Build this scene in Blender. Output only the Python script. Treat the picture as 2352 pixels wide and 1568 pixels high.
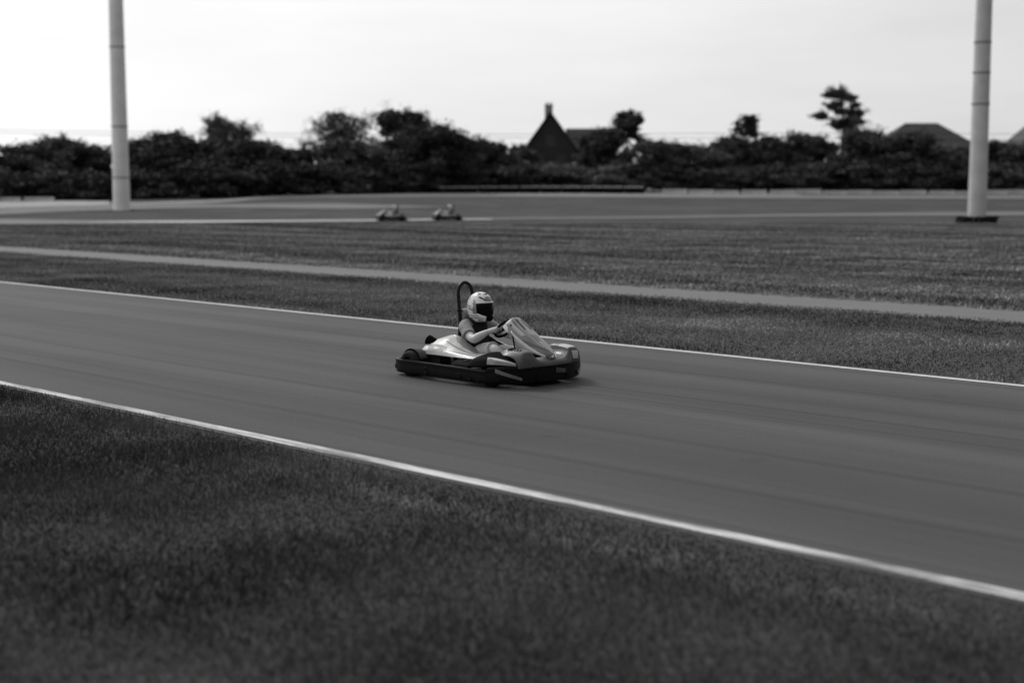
import bpy, bmesh, math, random
import numpy as np
from mathutils import Vector, Matrix

R = math.radians
S = bpy.context.scene
for o in list(bpy.data.objects):
    bpy.data.objects.remove(o)
COL = S.collection

# ------------------------------------------------------------------ camera, sky, sun, exposure
CAM_H, F_PX, TILT = 2.1, 3300.0, math.atan(354 / 3300.0)
cam_d = bpy.data.cameras.new('camera')
cam = bpy.data.objects.new('camera', cam_d); COL.objects.link(cam)
cam.location = (0, 0, CAM_H); cam.rotation_euler = (R(90) - TILT, 0, 0)
cam_d.sensor_width = 36; cam_d.lens = F_PX / 2352 * 36
cam_d.clip_start = 0.1; cam_d.clip_end = 6000
cam_d.dof.use_dof = True; cam_d.dof.focus_distance = 15.7; cam_d.dof.aperture_fstop = 0.95
S.camera = cam
S.view_settings.view_transform = 'Standard'; S.view_settings.look = 'None'
S.view_settings.exposure = 0; S.view_settings.gamma = 1

SUN_DIR = Vector((-0.46, 0.60, 0.70)).normalized()     # towards the sun
sun_el = math.asin(SUN_DIR.z); sun_az = math.atan2(SUN_DIR.x, SUN_DIR.y)
W = bpy.data.worlds.new('World'); S.world = W; W.use_nodes = True
nt = W.node_tree; nt.nodes.clear()
def wn(t, **k):
    n = nt.nodes.new(t)
    for a, b in k.items(): setattr(n, a, b)
    return n
out = wn('ShaderNodeOutputWorld'); bg = wn('ShaderNodeBackground')
bg.inputs['Strength'].default_value = 0.1
sky = wn('ShaderNodeTexSky', sky_type='NISHITA'); sky.sun_disc = False
sky.sun_elevation = sun_el; sky.sun_rotation = sun_az
sky.air_density = 1.0; sky.dust_density = 3.0
bw = wn('ShaderNodeRGBToBW')
tc = wn('ShaderNodeTexCoord'); mp = wn('ShaderNodeMapping'); mp.inputs['Scale'].default_value = (1.0, 1.0, 5.0)
cn = wn('ShaderNodeTexNoise'); cn.inputs['Scale'].default_value = 2.6; cn.inputs['Detail'].default_value = 6; cn.inputs['Roughness'].default_value = 0.55
cr = wn('ShaderNodeMapRange'); cr.inputs[1].default_value = 0.3; cr.inputs[2].default_value = 0.7; cr.inputs[3].default_value = 7.2; cr.inputs[4].default_value = 8.8
# cloud brighter towards the hidden sun; unseen sky behind camera darkened to cut reflections
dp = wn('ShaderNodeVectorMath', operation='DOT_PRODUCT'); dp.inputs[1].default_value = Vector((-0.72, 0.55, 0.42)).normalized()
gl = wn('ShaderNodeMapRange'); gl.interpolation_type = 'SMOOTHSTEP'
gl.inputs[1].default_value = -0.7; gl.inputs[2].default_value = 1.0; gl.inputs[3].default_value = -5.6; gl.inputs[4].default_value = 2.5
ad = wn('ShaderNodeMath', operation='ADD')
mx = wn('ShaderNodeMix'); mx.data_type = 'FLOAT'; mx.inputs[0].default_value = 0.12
L = nt.links.new
L(sky.outputs[0], bw.inputs[0]); L(tc.outputs['Generated'], mp.inputs[0]); L(mp.outputs[0], cn.inputs['Vector'])
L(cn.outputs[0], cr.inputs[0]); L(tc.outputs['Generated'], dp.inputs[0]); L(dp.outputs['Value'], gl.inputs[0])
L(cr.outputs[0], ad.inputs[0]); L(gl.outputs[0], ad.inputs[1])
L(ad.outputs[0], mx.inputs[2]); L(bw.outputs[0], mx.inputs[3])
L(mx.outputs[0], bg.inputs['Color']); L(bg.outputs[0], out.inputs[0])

sl = bpy.data.lights.new('sun', 'SUN'); sl.energy = 1.5; sl.angle = R(14); sl.color = (1, 0.995, 0.985)
so = bpy.data.objects.new('sun', sl); COL.objects.link(so)
so.rotation_euler = SUN_DIR.to_track_quat('Z', 'Y').to_euler(); so.location = (-20, 10, 30)

# ------------------------------------------------------------------ helpers
def px(dx, dy, z=None, Y=None):
    """photo point (in a 2352-wide copy) to a ground point at height z, or at forward distance Y"""
    v = (784 - dy) / F_PX
    d = Vector(((dx - 1176) / F_PX, math.cos(TILT) + v * math.sin(TILT), -math.sin(TILT) + v * math.cos(TILT)))
    t = (z - CAM_H) / d.z if z is not None else Y / d.y
    return Vector((0, 0, CAM_H)) + d * t

def sstep(a, b, x):
    t = np.clip((np.asarray(x, float) - a) / (b - a), 0, 1); return t * t * (3 - 2 * t)
def ground_z(x, y):
    return 1.45 * sstep(100, 192, y) + 0 * np.asarray(x, float)
def px_ground(dx, dy):
    v = (784 - dy) / F_PX
    d = Vector(((dx - 1176) / F_PX, math.cos(TILT) + v * math.sin(TILT), -math.sin(TILT) + v * math.cos(TILT)))
    t = 1.0
    while t < 260:
        p = Vector((0, 0, CAM_H)) + d * t
        if p.z <= float(ground_z(p.x, p.y)): return p
        t += 0.05
    return p

def tag(o, label=None, cat=None, group=None, kind=None):
    if label: o['label'] = label
    if cat: o['category'] = cat
    if group: o['group'] = group
    if kind: o['kind'] = kind
    return o
def empty(name, loc, label, cat, group=None, rz=0):
    o = bpy.data.objects.new(name, None); COL.objects.link(o); o.location = loc; o.rotation_euler = (0, 0, rz)
    o.empty_display_size = 0.1
    return tag(o, label, cat, group)
def link(name, me, mat, parent=None, smooth=None):
    if mat is not None and not me.materials: me.materials.append(mat)
    if smooth is not None:
        me.polygons.foreach_set('use_smooth', [True] * len(me.polygons))
        me.set_sharp_from_angle(angle=R(smooth))
    me.update()
    o = bpy.data.objects.new(name, me); COL.objects.link(o)
    if parent: o.parent = parent
    return o
def children(o): return [c for c in COL.objects if c.parent == o]
def copy_tree(o, parent=None):
    kids = children(o)
    c = o.copy(); COL.objects.link(c)
    if parent: c.parent = parent
    for k in kids: copy_tree(k, c)
    return c

class MB:
    """collects shapes into one mesh"""
    def __init__(s): s.v = []; s.f = []
    def add(s, vs, fs):
        b = len(s.v); s.v += [tuple(p) for p in vs]; s.f += [tuple(i + b for i in f) for f in fs]; return s
    def box(s, c, d, M=None):
        x, y, z = [k / 2 for k in d]
        vs = [Vector((a * x, b * y, e * z)) for a in (-1, 1) for b in (-1, 1) for e in (-1, 1)]
        if M: vs = [M @ p for p in vs]
        c = Vector(c)
        return s.add([p + c for p in vs], [(0, 1, 3, 2), (4, 6, 7, 5), (0, 4, 5, 1), (2, 3, 7, 6), (0, 2, 6, 4), (1, 5, 7, 3)])
    def tube(s, pts, rad, n=10, closed=False, cap=True, squash=None):
        """swept round tube; rad number or list; squash=(axis vector, factor) flattens"""
        pts = [Vector(p) for p in pts]; m = len(pts)
        if not hasattr(rad, '__len__'): rad = [rad] * m
        rings = []; up = None
        for i in range(m):
            a = pts[i - 1] if (i > 0 or closed) else pts[i]; b = pts[(i + 1) % m] if (i < m - 1 or closed) else pts[i]
            t = (b - a).normalized()
            if up is None:
                up = Vector((0, 0, 1)) if abs(t.z) < 0.9 else Vector((1, 0, 0))
            u = (up - t * up.dot(t)).normalized(); w = t.cross(u); up = u
            ring = []
            for k in range(n):
                an = 2 * math.pi * k / n
                ring.append(pts[i] + (u * math.cos(an) + w * math.sin(an)) * rad[i])
            rings.append(ring)
        vs = [p for r in rings for p in r]; fs = []
        for i in range(m if closed else m - 1):
            j = (i + 1) % m
            for k in range(n):
                fs.append((i * n + k, i * n + (k + 1) % n, j * n + (k + 1) % n, j * n + k))
        if cap and not closed:
            fs.append(tuple(range(n - 1, -1, -1))); fs.append(tuple((m - 1) * n + k for k in range(n)))
        return s.add(vs, fs)
    def ell(s, c, r, M=None, nu=16, nv=10):
        vs = []; fs = []
        for j in range(nv + 1):
            ph = math.pi * (j / nv - 0.5)
            for i in range(nu):
                th = 2 * math.pi * i / nu
                p = Vector((r[0] * math.cos(ph) * math.cos(th), r[1] * math.cos(ph) * math.sin(th), r[2] * math.sin(ph)))
                vs.append((M @ p if M else p) + Vector(c))
        for j in range(nv):
            for i in range(nu):
                fs.append((j * nu + i, j * nu + (i + 1) % nu, (j + 1) * nu + (i + 1) % nu, (j + 1) * nu + i))
        return s.add(vs, fs)
    def lathe(s, prof, c, axis='Y', n=28, closed=False):
        """prof: list of (radius, along)"""
        vs = []; fs = []; m = len(prof)
        for r, a in prof:
            for k in range(n):
                t = 2 * math.pi * k / n; q, w = r * math.cos(t), r * math.sin(t)
                p = {'Y': (q, a, w), 'Z': (q, w, a), 'X': (a, q, w)}[axis]
                vs.append(Vector(p) + Vector(c))
        for i in range(m if closed else m - 1):
            j = (i + 1) % m
            for k in range(n):
                fs.append((i * n + k, i * n + (k + 1) % n, j * n + (k + 1) % n, j * n + k))
        return s.add(vs, fs)
    def grid(s, rows):
        m, n = len(rows), len(rows[0])
        return s.add([p for r in rows for p in r],
                     [(i * n + j, i * n + j + 1, (i + 1) * n + j + 1, (i + 1) * n + j) for i in range(m - 1) for j in range(n - 1)])
    def mesh(s, name, fix=True):
        me = bpy.data.meshes.new(name); me.from_pydata(s.v, [], s.f); me.update()
        if fix:
            bm = bmesh.new(); bm.from_mesh(me)
            bmesh.ops.remove_doubles(bm, verts=bm.verts, dist=1e-5)
            bmesh.ops.recalc_face_normals(bm, faces=bm.faces); bm.to_mesh(me); bm.free()
        return me
    def build(s, name, mat, parent=None, smooth=None, bevel=0, solid=0, sub=0, fix=True, off=-1):
        o = link(name, s.mesh(name, fix), mat, parent, smooth)
        if sub:
            k = o.modifiers.new('s', 'SUBSURF'); k.levels = sub; k.render_levels = sub
        if solid:
            k = o.modifiers.new('t', 'SOLIDIFY'); k.thickness = solid; k.offset = off
        if bevel:
            k = o.modifiers.new('b', 'BEVEL'); k.width = bevel; k.segments = 2; k.limit_method = 'ANGLE'
        return o

def catmull(pts, n=6, closed=False):
    pts = [Vector(p) for p in pts]; m = len(pts); res = []
    for i in range(m if closed else m - 1):
        g = (lambda k: pts[k % m]) if closed else (lambda k: pts[max(0, min(m - 1, k))])
        a, b, c, d = g(i - 1), g(i), g(i + 1), g(i + 2)
        for j in range(n):
            t = j / n
            res.append(0.5 * ((2 * b) + (c - a) * t + (2 * a - 5 * b + 4 * c - d) * t * t + (3 * b - a - 3 * c + d) * t ** 3))
    if not closed: res.append(pts[-1].copy())
    return res

def soup(name, V, F, mat, parent=None, tone=None):
    """fast mesh of triangles or quads from arrays; optional per-face tone attribute"""
    me = bpy.data.meshes.new(name); nv = len(V); nf, k = F.shape
    me.vertices.add(nv); me.vertices.foreach_set('co', V.astype(np.float32).ravel())
    me.loops.add(nf * k); me.loops.foreach_set('vertex_index', F.astype(np.int32).ravel())
    me.polygons.add(nf); me.polygons.foreach_set('loop_start', (np.arange(nf) * k).astype(np.int32))
    me.update(calc_edges=True)
    if tone is not None:
        a = me.attributes.new('tone', 'FLOAT', 'FACE'); a.data.foreach_set('value', tone.astype(np.float32))
    me.materials.append(mat)
    o = bpy.data.objects.new(name, me); COL.objects.link(o)
    if parent: o.parent = parent
    return o

# ------------------------------------------------------------------ materials (the photograph is monochrome: all greys)
def mat(name, v, rough=0.6, var=0.0, scale=8.0, bump=0.0, bscale=None, metal=0.0, coat=0.0, spec=0.5, tone=False, ior=1.5):
    m = bpy.data.materials.new(name); m.use_nodes = True; n = m.node_tree; b = n.nodes['Principled BSDF']
    b.inputs['Roughness'].default_value = rough; b.inputs['Metallic'].default_value = metal
    b.inputs['Coat Weight'].default_value = coat; b.inputs['Coat Roughness'].default_value = 0.08
    b.inputs['Specular IOR Level'].default_value = spec; b.inputs['IOR'].default_value = ior
    b.inputs['Base Color'].default_value = (v, v, v, 1)
    t = n.nodes.new('ShaderNodeTexCoord')
    if var:
        q = n.nodes.new('ShaderNodeTexNoise'); q.inputs['Scale'].default_value = scale; q.inputs['Detail'].default_value = 5
        r = n.nodes.new('ShaderNodeMapRange'); r.inputs[1].default_value = 0.3; r.inputs[2].default_value = 0.7
        r.inputs[3].default_value = v * (1 - var); r.inputs[4].default_value = v * (1 + var)
        n.links.new(t.outputs['Object'], q.inputs['Vector']); n.links.new(q.outputs[0], r.inputs[0])
        src = r.outputs[0]
        if tone:
            a = n.nodes.new('ShaderNodeAttribute'); a.attribute_name = 'tone'
            k = n.nodes.new('ShaderNodeMath'); k.operation = 'MULTIPLY'
            n.links.new(src, k.inputs[0]); n.links.new(a.outputs['Fac'], k.inputs[1]); src = k.outputs[0]
        n.links.new(src, b.inputs['Base Color'])
    if bump:
        q = n.nodes.new('ShaderNodeTexNoise'); q.inputs['Scale'].default_value = bscale or scale; q.inputs['Detail'].default_value = 4
        u = n.nodes.new('ShaderNodeBump'); u.inputs['Strength'].default_value = bump; u.inputs['Distance'].default_value = 0.02
        n.links.new(t.outputs['Object'], q.inputs['Vector']); n.links.new(q.outputs[0], u.inputs['Height']); n.links.new(u.outputs[0], b.inputs['Normal'])
    return m

M = {}
M['white'] = mat('white_bodywork', 0.46, 0.4, 0.3, 6, coat=0.15, spec=0.35)
M['hwhite'] = mat('helmet_white', 0.72, 0.25, 0.05, 10, coat=0.4)
M['silver'] = mat('silver_bodywork', 0.17, 0.42, 0.3, 7, coat=0.12, spec=0.3)
M['grey'] = mat('grey_bodywork', 0.075, 0.42, 0.35, 8, coat=0.12, spec=0.3)
M['bumper'] = mat('black_bumper_plastic', 0.006, 0.38, 0.25, 14, bump=0.05, bscale=60, spec=0.5, ior=1.26)
M['black'] = mat('black_plastic', 0.005, 0.6, 0.2, 10, spec=0.3, ior=1.1)
M['rubber'] = mat('tyre_rubber', 0.011, 0.8, 0.25, 20, bump=0.1, bscale=60, spec=0.2)
M['tube'] = mat('black_tube_paint', 0.006, 0.35, 0.1, 12, spec=0.25)
M['steel'] = mat('steel', 0.3, 0.35, 0.15, 30, metal=0.9)
M['dirty'] = mat('greasy_engine_metal', 0.022, 0.6, 0.4, 25, spec=0.3)
M['seat'] = mat('seat_shell', 0.012, 0.45, 0.2, 10, spec=0.3)
M['pad'] = mat('pad_vinyl', 0.4, 0.6, 0.1, 15)
M['skin'] = mat('skin', 0.56, 0.5, 0.06, 20)
M['shirt'] = mat('grey_shirt_fabric', 0.24, 0.9, 0.15, 14, bump=0.9, bscale=15)
M['darkshirt'] = mat('dark_shirt_fabric', 0.011, 0.95, 0.3, 14, bump=0.8, bscale=13)
M['shorts'] = mat('pale_shorts_fabric', 0.42, 0.9, 0.1, 14, bump=0.3, bscale=18)
M['shoe'] = mat('shoe_fabric', 0.03, 0.7, 0.2, 20)
M['digit'] = mat('dark_grey_number', 0.07, 0.4)
M['hair'] = mat('hair', 0.02, 0.6)
M['hgrey'] = mat('helmet_grey', 0.22, 0.25, 0.1, 10, coat=0.5)
M['visor'] = mat('dark_visor', 0.006, 0.2, spec=0.4, ior=1.25)
_v = M['visor'].node_tree; _t = _v.nodes.new('ShaderNodeBsdfTransparent'); _m = _v.nodes.new('ShaderNodeMixShader'); _m.inputs[0].default_value = 0.55
_t.inputs[0].default_value = (0.55, 0.55, 0.55, 1)
_o = [q for q in _v.nodes if q.type == 'OUTPUT_MATERIAL'][0]
_v.links.new(_t.outputs[0], _m.inputs[1]); _v.links.new(_v.nodes['Principled BSDF'].outputs[0], _m.inputs[2]); _v.links.new(_m.outputs[0], _o.inputs[0])
M['arch'] = mat('dull_grey_plastic', 0.06, 0.6, 0.2, 9, ior=1.3)
M['band'] = mat('mast_joint_steel', 0.22, 0.6)
M['mast'] = mat('pale_mast_paint', 0.84, 0.5, 0.10, 0.9)
M['mast2'] = mat('grey_mast_paint', 0.56, 0.5, 0.15, 0.9)
M['barrier'] = mat('dirty_white_barrier', 0.42, 0.6, 0.25, 1.2)
M['wood'] = mat('weathered_wood', 0.07, 0.85, 0.3, 6)
M['bark'] = mat('bark', 0.05, 0.9, 0.3, 6)
M['roof'] = mat('dark_roof_tiles', 0.028, 0.75, 0.25, 2.5, bump=0.3, bscale=9)
M['wall'] = mat('dark_brick_wall', 0.03, 0.85, 0.15, 1.2)
M['brick'] = mat('chimney_brick', 0.3, 0.85, 0.25, 8)
M['glass'] = mat('window_glass', 0.03, 0.08, 0.1, 3)
M['trim'] = mat('window_trim', 0.07, 0.6)
M['insul'] = mat('white_ceramic', 0.5, 0.4)
M['leaf'] = mat('leaf', 0.054, 0.65, 0.3, 0.7, tone=True, spec=0.25)
M['blade'] = mat('grass_blade', 0.071, 0.75, 0.35, 0.9, tone=True, spec=0.2)

def track_mat(name, v, streak=0.12, cross=1.0, bscale=260, detail=False):
    """asphalt: fine grain, patches, and rubbered-in bands running along the track"""
    m = bpy.data.materials.new(name); m.use_nodes = True; n = m.node_tree; b = n.nodes['Principled BSDF']
    b.inputs['Roughness'].default_value = 0.8; b.inputs['Specular IOR Level'].default_value = 0.22
    t = n.nodes.new('ShaderNodeTexCoord')
    def noise(sc, det, scale, rot):
        m0 = n.nodes.new('ShaderNodeMapping'); m0.inputs['Rotation'].default_value = (0, 0, rot)
        mp = n.nodes.new('ShaderNodeMapping'); mp.inputs['Scale'].default_value = sc
        q = n.nodes.new('ShaderNodeTexNoise'); q.inputs['Scale'].default_value = scale; q.inputs['Detail'].default_value = det
        n.links.new(t.outputs['Object'], m0.inputs[0]); n.links.new(m0.outputs[0], mp.inputs[0]); n.links.new(mp.outputs[0], q.inputs['Vector']); return q.outputs[0]
    def rng(s, a, c, i=0.3, j=0.7):
        r = n.nodes.new('ShaderNodeMapRange'); r.inputs[1].default_value = i; r.inputs[2].default_value = j; r.inputs[3].default_value = a; r.inputs[4].default_value = c
        n.links.new(s, r.inputs[0]); return r.outputs[0]
    def mul(a, c):
        k = n.nodes.new('ShaderNodeMath'); k.operation = 'MULTIPLY'; n.links.new(a, k.inputs[0])
        if isinstance(c, float): k.inputs[1].default_value = c
        else: n.links.new(c, k.inputs[1])
        return k.outputs[0]
    band = rng(noise((0.035, 1.0, 1), 4, 1.5, R(45)), 1 - streak, 1 + streak)      # along the straight
    marks = rng(noise((0.02, 3.0, 1), 3, 2.0, R(44.4)), 1 - streak * 1.6, 1.0, 0.28, 0.42)  # thin tyre marks
    patch = rng(noise((1, 1, 1), 5, 0.35, 0), 0.92, 1.08)
    grain = rng(noise((1, 1, 1), 2, bscale, 0), 0.72, 1.28)
    g2 = rng(noise((1, 1, 1), 3, 45, 0), 0.9, 1.1)
    c = mul(mul(mul(mul(mul(band, marks), patch), grain), g2), v)
    if detail:
        dt = n.nodes.new('ShaderNodeVectorMath'); dt.operation = 'DOT_PRODUCT'; dt.inputs[1].default_value = (0.70711, 0.70711, 0)
        n.links.new(t.outputs['Object'], dt.inputs[0])
        wob = n.nodes.new('ShaderNodeMath'); wob.operation = 'MULTIPLY_ADD'; wob.inputs[1].default_value = 0.5
        n.links.new(noise((0.06, 0.06, 1), 2, 1.0, R(45)), wob.inputs[0]); n.links.new(dt.outputs['Value'], wob.inputs[2])
        for pos, half, soft, depth in ((8.75, 0.15, 1.1, 0.2), (11.2, 0.2, 0.9, 0.10), (14.25, 0.015, 0.045, 0.35), (9.55, 0.02, 0.10, 0.20), (8.3, 0.03, 0.08, 0.18), (12.1, 0.02, 0.09, 0.14)):
            u_ = n.nodes.new('ShaderNodeMath'); u_.operation = 'SUBTRACT'; u_.inputs[1].default_value = pos
            ab_ = n.nodes.new('ShaderNodeMath'); ab_.operation = 'ABSOLUTE'
            n.links.new(dt.outputs['Value'] if soft < 0.05 else wob.outputs[0], u_.inputs[0]); n.links.new(u_.outputs[0], ab_.inputs[0])
            c = mul(c, rng(ab_.outputs[0], 1 - depth, 1.0, half, soft))
        spots = rng(noise((1, 1, 1), 2, 1.3, 0), 1.0, 0.8, 0.68, 0.76)          # oil and patch stains
        c = mul(c, spots)
    n.links.new(c, b.inputs['Base Color'])
    u = n.nodes.new('ShaderNodeBump'); u.inputs['Strength'].default_value = 0.25; u.inputs['Distance'].default_value = 0.004
    n.links.new(noise((1, 1, 1), 2, bscale * 0.6, 0), u.inputs['Height']); n.links.new(u.outputs[0], b.inputs['Normal'])
    return m
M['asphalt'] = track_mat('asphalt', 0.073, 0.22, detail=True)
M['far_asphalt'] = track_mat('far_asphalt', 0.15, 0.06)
M['dirt'] = track_mat('pale_path_dirt', 0.16, 0.10, bscale=60)
M['gravel'] = mat('pale_gravel', 0.3, 0.9, 0.3, 0.8, bump=0.4, bscale=4)

def line_mat(name, v):
    m = mat(name, v, 0.7, 0.14, 3.0)
    return m
M['line'] = line_mat('white_line_paint', 0.58)
M['wornline'] = track_mat('worn_line_paint', 0.68, 0.2)
def wear(m, lo, scale=(0.35, 1, 1), k=2.2):
    n = m.node_tree; bs = n.nodes['Principled BSDF']; src = bs.inputs['Base Color'].links[0].from_socket
    t = n.nodes.new('ShaderNodeTexCoord'); m0 = n.nodes.new('ShaderNodeMapping'); m0.inputs['Rotation'].default_value = (0, 0, R(45))
    mp = n.nodes.new('ShaderNodeMapping'); mp.inputs['Scale'].default_value = scale
    q = n.nodes.new('ShaderNodeTexNoise'); q.inputs['Scale'].default_value = k; q.inputs['Detail'].default_value = 7; q.inputs['Roughness'].default_value = 0.72
    r = n.nodes.new('ShaderNodeMapRange'); r.inputs[1].default_value = 0.43; r.inputs[2].default_value = 0.55; r.inputs[3].default_value = lo; r.inputs[4].default_value = 1.0
    x = n.nodes.new('ShaderNodeMath'); x.operation = 'MULTIPLY'
    n.links.new(t.outputs['Object'], m0.inputs[0]); n.links.new(m0.outputs[0], mp.inputs[0]); n.links.new(mp.outputs[0], q.inputs['Vector'])
    n.links.new(q.outputs[0], r.inputs[0]); n.links.new(src, x.inputs[0]); n.links.new(r.outputs[0], x.inputs[1]); n.links.new(x.outputs[0], bs.inputs['Base Color'])
wear(M['wornline'], 0.30, (0.22, 2.0, 1), 2.0)

# grass ground: clumps at several sizes, mown bands parallel to the straight, dry worn strip beside the near kerb line
def grass_mat():
    m = bpy.data.materials.new('grass_ground'); m.use_nodes = True; n = m.node_tree; b = n.nodes['Principled BSDF']
    b.inputs['Roughness'].default_value = 0.95; b.inputs['Specular IOR Level'].default_value = 0.1
    t = n.nodes.new('ShaderNodeTexCoord')
    def noise(sc, det, scale, rot=0.0, rough=0.6):
        m0 = n.nodes.new('ShaderNodeMapping'); m0.inputs['Rotation'].default_value = (0, 0, rot)
        mp = n.nodes.new('ShaderNodeMapping'); mp.inputs['Scale'].default_value = sc
        q = n.nodes.new('ShaderNodeTexNoise'); q.inputs['Scale'].default_value = scale; q.inputs['Detail'].default_value = det; q.inputs['Roughness'].default_value = rough
        n.links.new(t.outputs['Object'], m0.inputs[0]); n.links.new(m0.outputs[0], mp.inputs[0]); n.links.new(mp.outputs[0], q.inputs['Vector']); return q.outputs[0]
    def rng(s, a, c, i=0.3, j=0.7):
        r = n.nodes.new('ShaderNodeMapRange'); r.inputs[1].default_value = i; r.inputs[2].default_value = j; r.inputs[3].default_value = a; r.inputs[4].default_value = c
        n.links.new(s, r.inputs[0]); return r.outputs[0]
    def op(o, a, c):
        k = n.nodes.new('ShaderNodeMath'); k.operation = o; n.links.new(a, k.inputs[0])
        if isinstance(c, float): k.inputs[1].default_value = c
        else: n.links.new(c, k.inputs[1])
        return k.outputs[0]
    big = rng(noise((1, 1, 1), 4, 0.09), 0.8, 1.22)
    mid = rng(noise((0.35, 1, 1), 5, 0.7, R(45)), 0.75, 1.25)
    mow = rng(noise((0.03, 1, 1), 3, 0.6, R(45)), 0.82, 1.18)
    fin = rng(noise((1, 1, 1), 4, 14), 0.6, 1.4)
    tiny = rng(noise((1, 1, 1), 3, 90), 0.7, 1.3)
    c = op('MULTIPLY', op('MULTIPLY', op('MULTIPLY', op('MULTIPLY', big, mid), mow), fin), tiny)
    dry = rng(noise((1, 1, 1), 4, 0.16), 0.0, 0.5, 0.52, 0.72)       # patches of dry grass
    c = op('MULTIPLY', c, op('ADD', dry, 1.0))
    dt = n.nodes.new('ShaderNodeVectorMath'); dt.operation = 'DOT_PRODUCT'; dt.inputs[1].default_value = (0.7071, 0.7071, 0)
    n.links.new(t.outputs['Object'], dt.inputs[0])
    c = op('MULTIPLY', c, rng(dt.outputs['Value'], 1.0, 1.12, 8.0, 15.0))      # the infield beyond the straight is drier
    wr = n.nodes.new('ShaderNodeMath'); wr.operation = 'ABSOLUTE'
    n.links.new(op('ADD', dt.outputs['Value'], -6.30), wr.inputs[0])
    strip_ = op('MULTIPLY', rng(wr.outputs[0], 1.0, 0.0, 0.10, 0.34), rng(noise((0.5, 1, 1), 3, 0.5, R(45)), 0.0, 1.0, 0.40, 0.62))
    c = op('MULTIPLY', c, op('ADD', strip_, 1.0))                            # bare, pale wheel-worn strip beside the straight
    c = op('MULTIPLY', c, 0.058)
    n.links.new(c, b.inputs['Base Color'])
    u = n.nodes.new('ShaderNodeBump'); u.inputs['Strength'].default_value = 0.7; u.inputs['Distance'].default_value = 0.04
    n.links.new(noise((1, 1, 1), 5, 9), u.inputs['Height']); n.links.new(u.outputs[0], b.inputs['Normal'])
    return m
M['grass'] = grass_mat()

# ------------------------------------------------------------------ ground, tracks, path
xs = np.concatenate([np.linspace(-1500, -160, 12), np.linspace(-150, 150, 61), np.linspace(160, 1500, 12)])
ys = np.concatenate([np.linspace(-300, -20, 8), np.linspace(-10, 96, 28), np.linspace(98, 200, 69), np.linspace(215, 2500, 14)])
GX, GY = np.meshgrid(xs, ys)
V = np.stack([GX, GY, ground_z(GX, GY)], -1).reshape(-1, 3)
nx, ny = len(xs), len(ys)
I = np.arange(nx * ny).reshape(ny, nx)
Fq = np.stack([I[:-1, :-1], I[:-1, 1:], I[1:, 1:], I[1:, :-1]], -1).reshape(-1, 4)
g = soup('ground', V, Fq, M['grass']); tag(g, kind='structure')
g.data.polygons.foreach_set('use_smooth', [True] * len(g.data.polygons))

DIR = Vector((1, -1, 0)).normalized(); NRM = Vector((1, 1, 0)).normalized()
s_near = np.mean([px(x, y, 0).dot(NRM) for x, y in ((0, 873), (800, 1042), (1600, 1220), (2352, 1383))])
s_far = np.mean([px(x, y, 0).dot(NRM) for x, y in ((0, 651), (600, 708), (1500, 799), (2352, 885))])
def straight(name, s0, s1, z, m, t0=-220, t1=60, n=140, wob=0.0, ph=0.0):
    rows = []
    for i in range(n + 1):
        t = t0 + (t1 - t0) * i / n
        w0 = wob * (math.sin(t * 0.9 + ph) + 0.6 * math.sin(t * 2.3 + ph * 2)); w1 = wob * (math.sin(t * 0.7 + 2 + ph) + 0.6 * math.sin(t * 1.9 + ph))
        a = DIR * t + NRM * (s0 + w0); c = DIR * t + NRM * (s1 + w1)
        rows.append([(a.x, a.y, z + float(ground_z(a.x, a.y))), (c.x, c.y, z + float(ground_z(c.x, c.y)))])
    o = MB().grid(rows).build(name, m); tag(o, kind='structure'); return o
straight('track', s_near - 0.14, s_far + 0.16, 0.005, M['asphalt'])
straight('track_line', s_near - 0.075, s_near + 0.06, 0.010, M['wornline'], wob=0.004, n=400)
straight('track_line', s_far - 0.07, s_far + 0.05, 0.010, M['line'])
pc = [px(x, y, 0).dot(NRM) for x, y in ((600, 610), (1176, 649), (1800, 696), (2352, 727))]
s_path = float(np.mean(pc))
def path_mat():
    m = M['dirt']; n = m.node_tree; bs = n.nodes['Principled BSDF']; o_ = [q for q in n.nodes if q.type == 'OUTPUT_MATERIAL'][0]
    t = n.nodes.new('ShaderNodeTexCoord'); d = n.nodes.new('ShaderNodeVectorMath'); d.operation = 'DOT_PRODUCT'; d.inputs[1].default_value = (0.70711, 0.70711, 0)
    a_ = n.nodes.new('ShaderNodeMath'); a_.operation = 'SUBTRACT'; a_.inputs[1].default_value = s_path
    ab_ = n.nodes.new('ShaderNodeMath'); ab_.operation = 'ABSOLUTE'
    r = n.nodes.new('ShaderNodeMapRange'); r.inputs[1].default_value = 0.55; r.inputs[2].default_value = 1.95; r.inputs[3].default_value = 0.80; r.inputs[4].default_value = 0.12
    q = n.nodes.new('ShaderNodeTexNoise'); q.inputs['Scale'].default_value = 2.2; q.inputs['Detail'].default_value = 8; q.inputs['Roughness'].default_value = 0.75
    c = n.nodes.new('ShaderNodeMath'); c.operation = 'SUBTRACT'
    st = n.nodes.new('ShaderNodeMapRange'); st.inputs[1].default_value = -0.14; st.inputs[2].default_value = 0.16
    tr = n.nodes.new('ShaderNodeBsdfTransparent'); mxs = n.nodes.new('ShaderNodeMixShader')
    K = n.links.new
    K(t.outputs['Object'], d.inputs[0]); K(d.outputs['Value'], a_.inputs[0]); K(a_.outputs[0], ab_.inputs[0]); K(ab_.outputs[0], r.inputs[0])
    K(t.outputs['Object'], q.inputs['Vector']); K(r.outputs[0], c.inputs[0]); K(q.outputs[0], c.inputs[1]); K(c.outputs[0], st.inputs[0])
    K(st.outputs[0], mxs.inputs[0]); K(tr.outputs[0], mxs.inputs[1]); K(bs.outputs[0], mxs.inputs[2]); K(mxs.outputs[0], o_.inputs[0])
path_mat()
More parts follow.
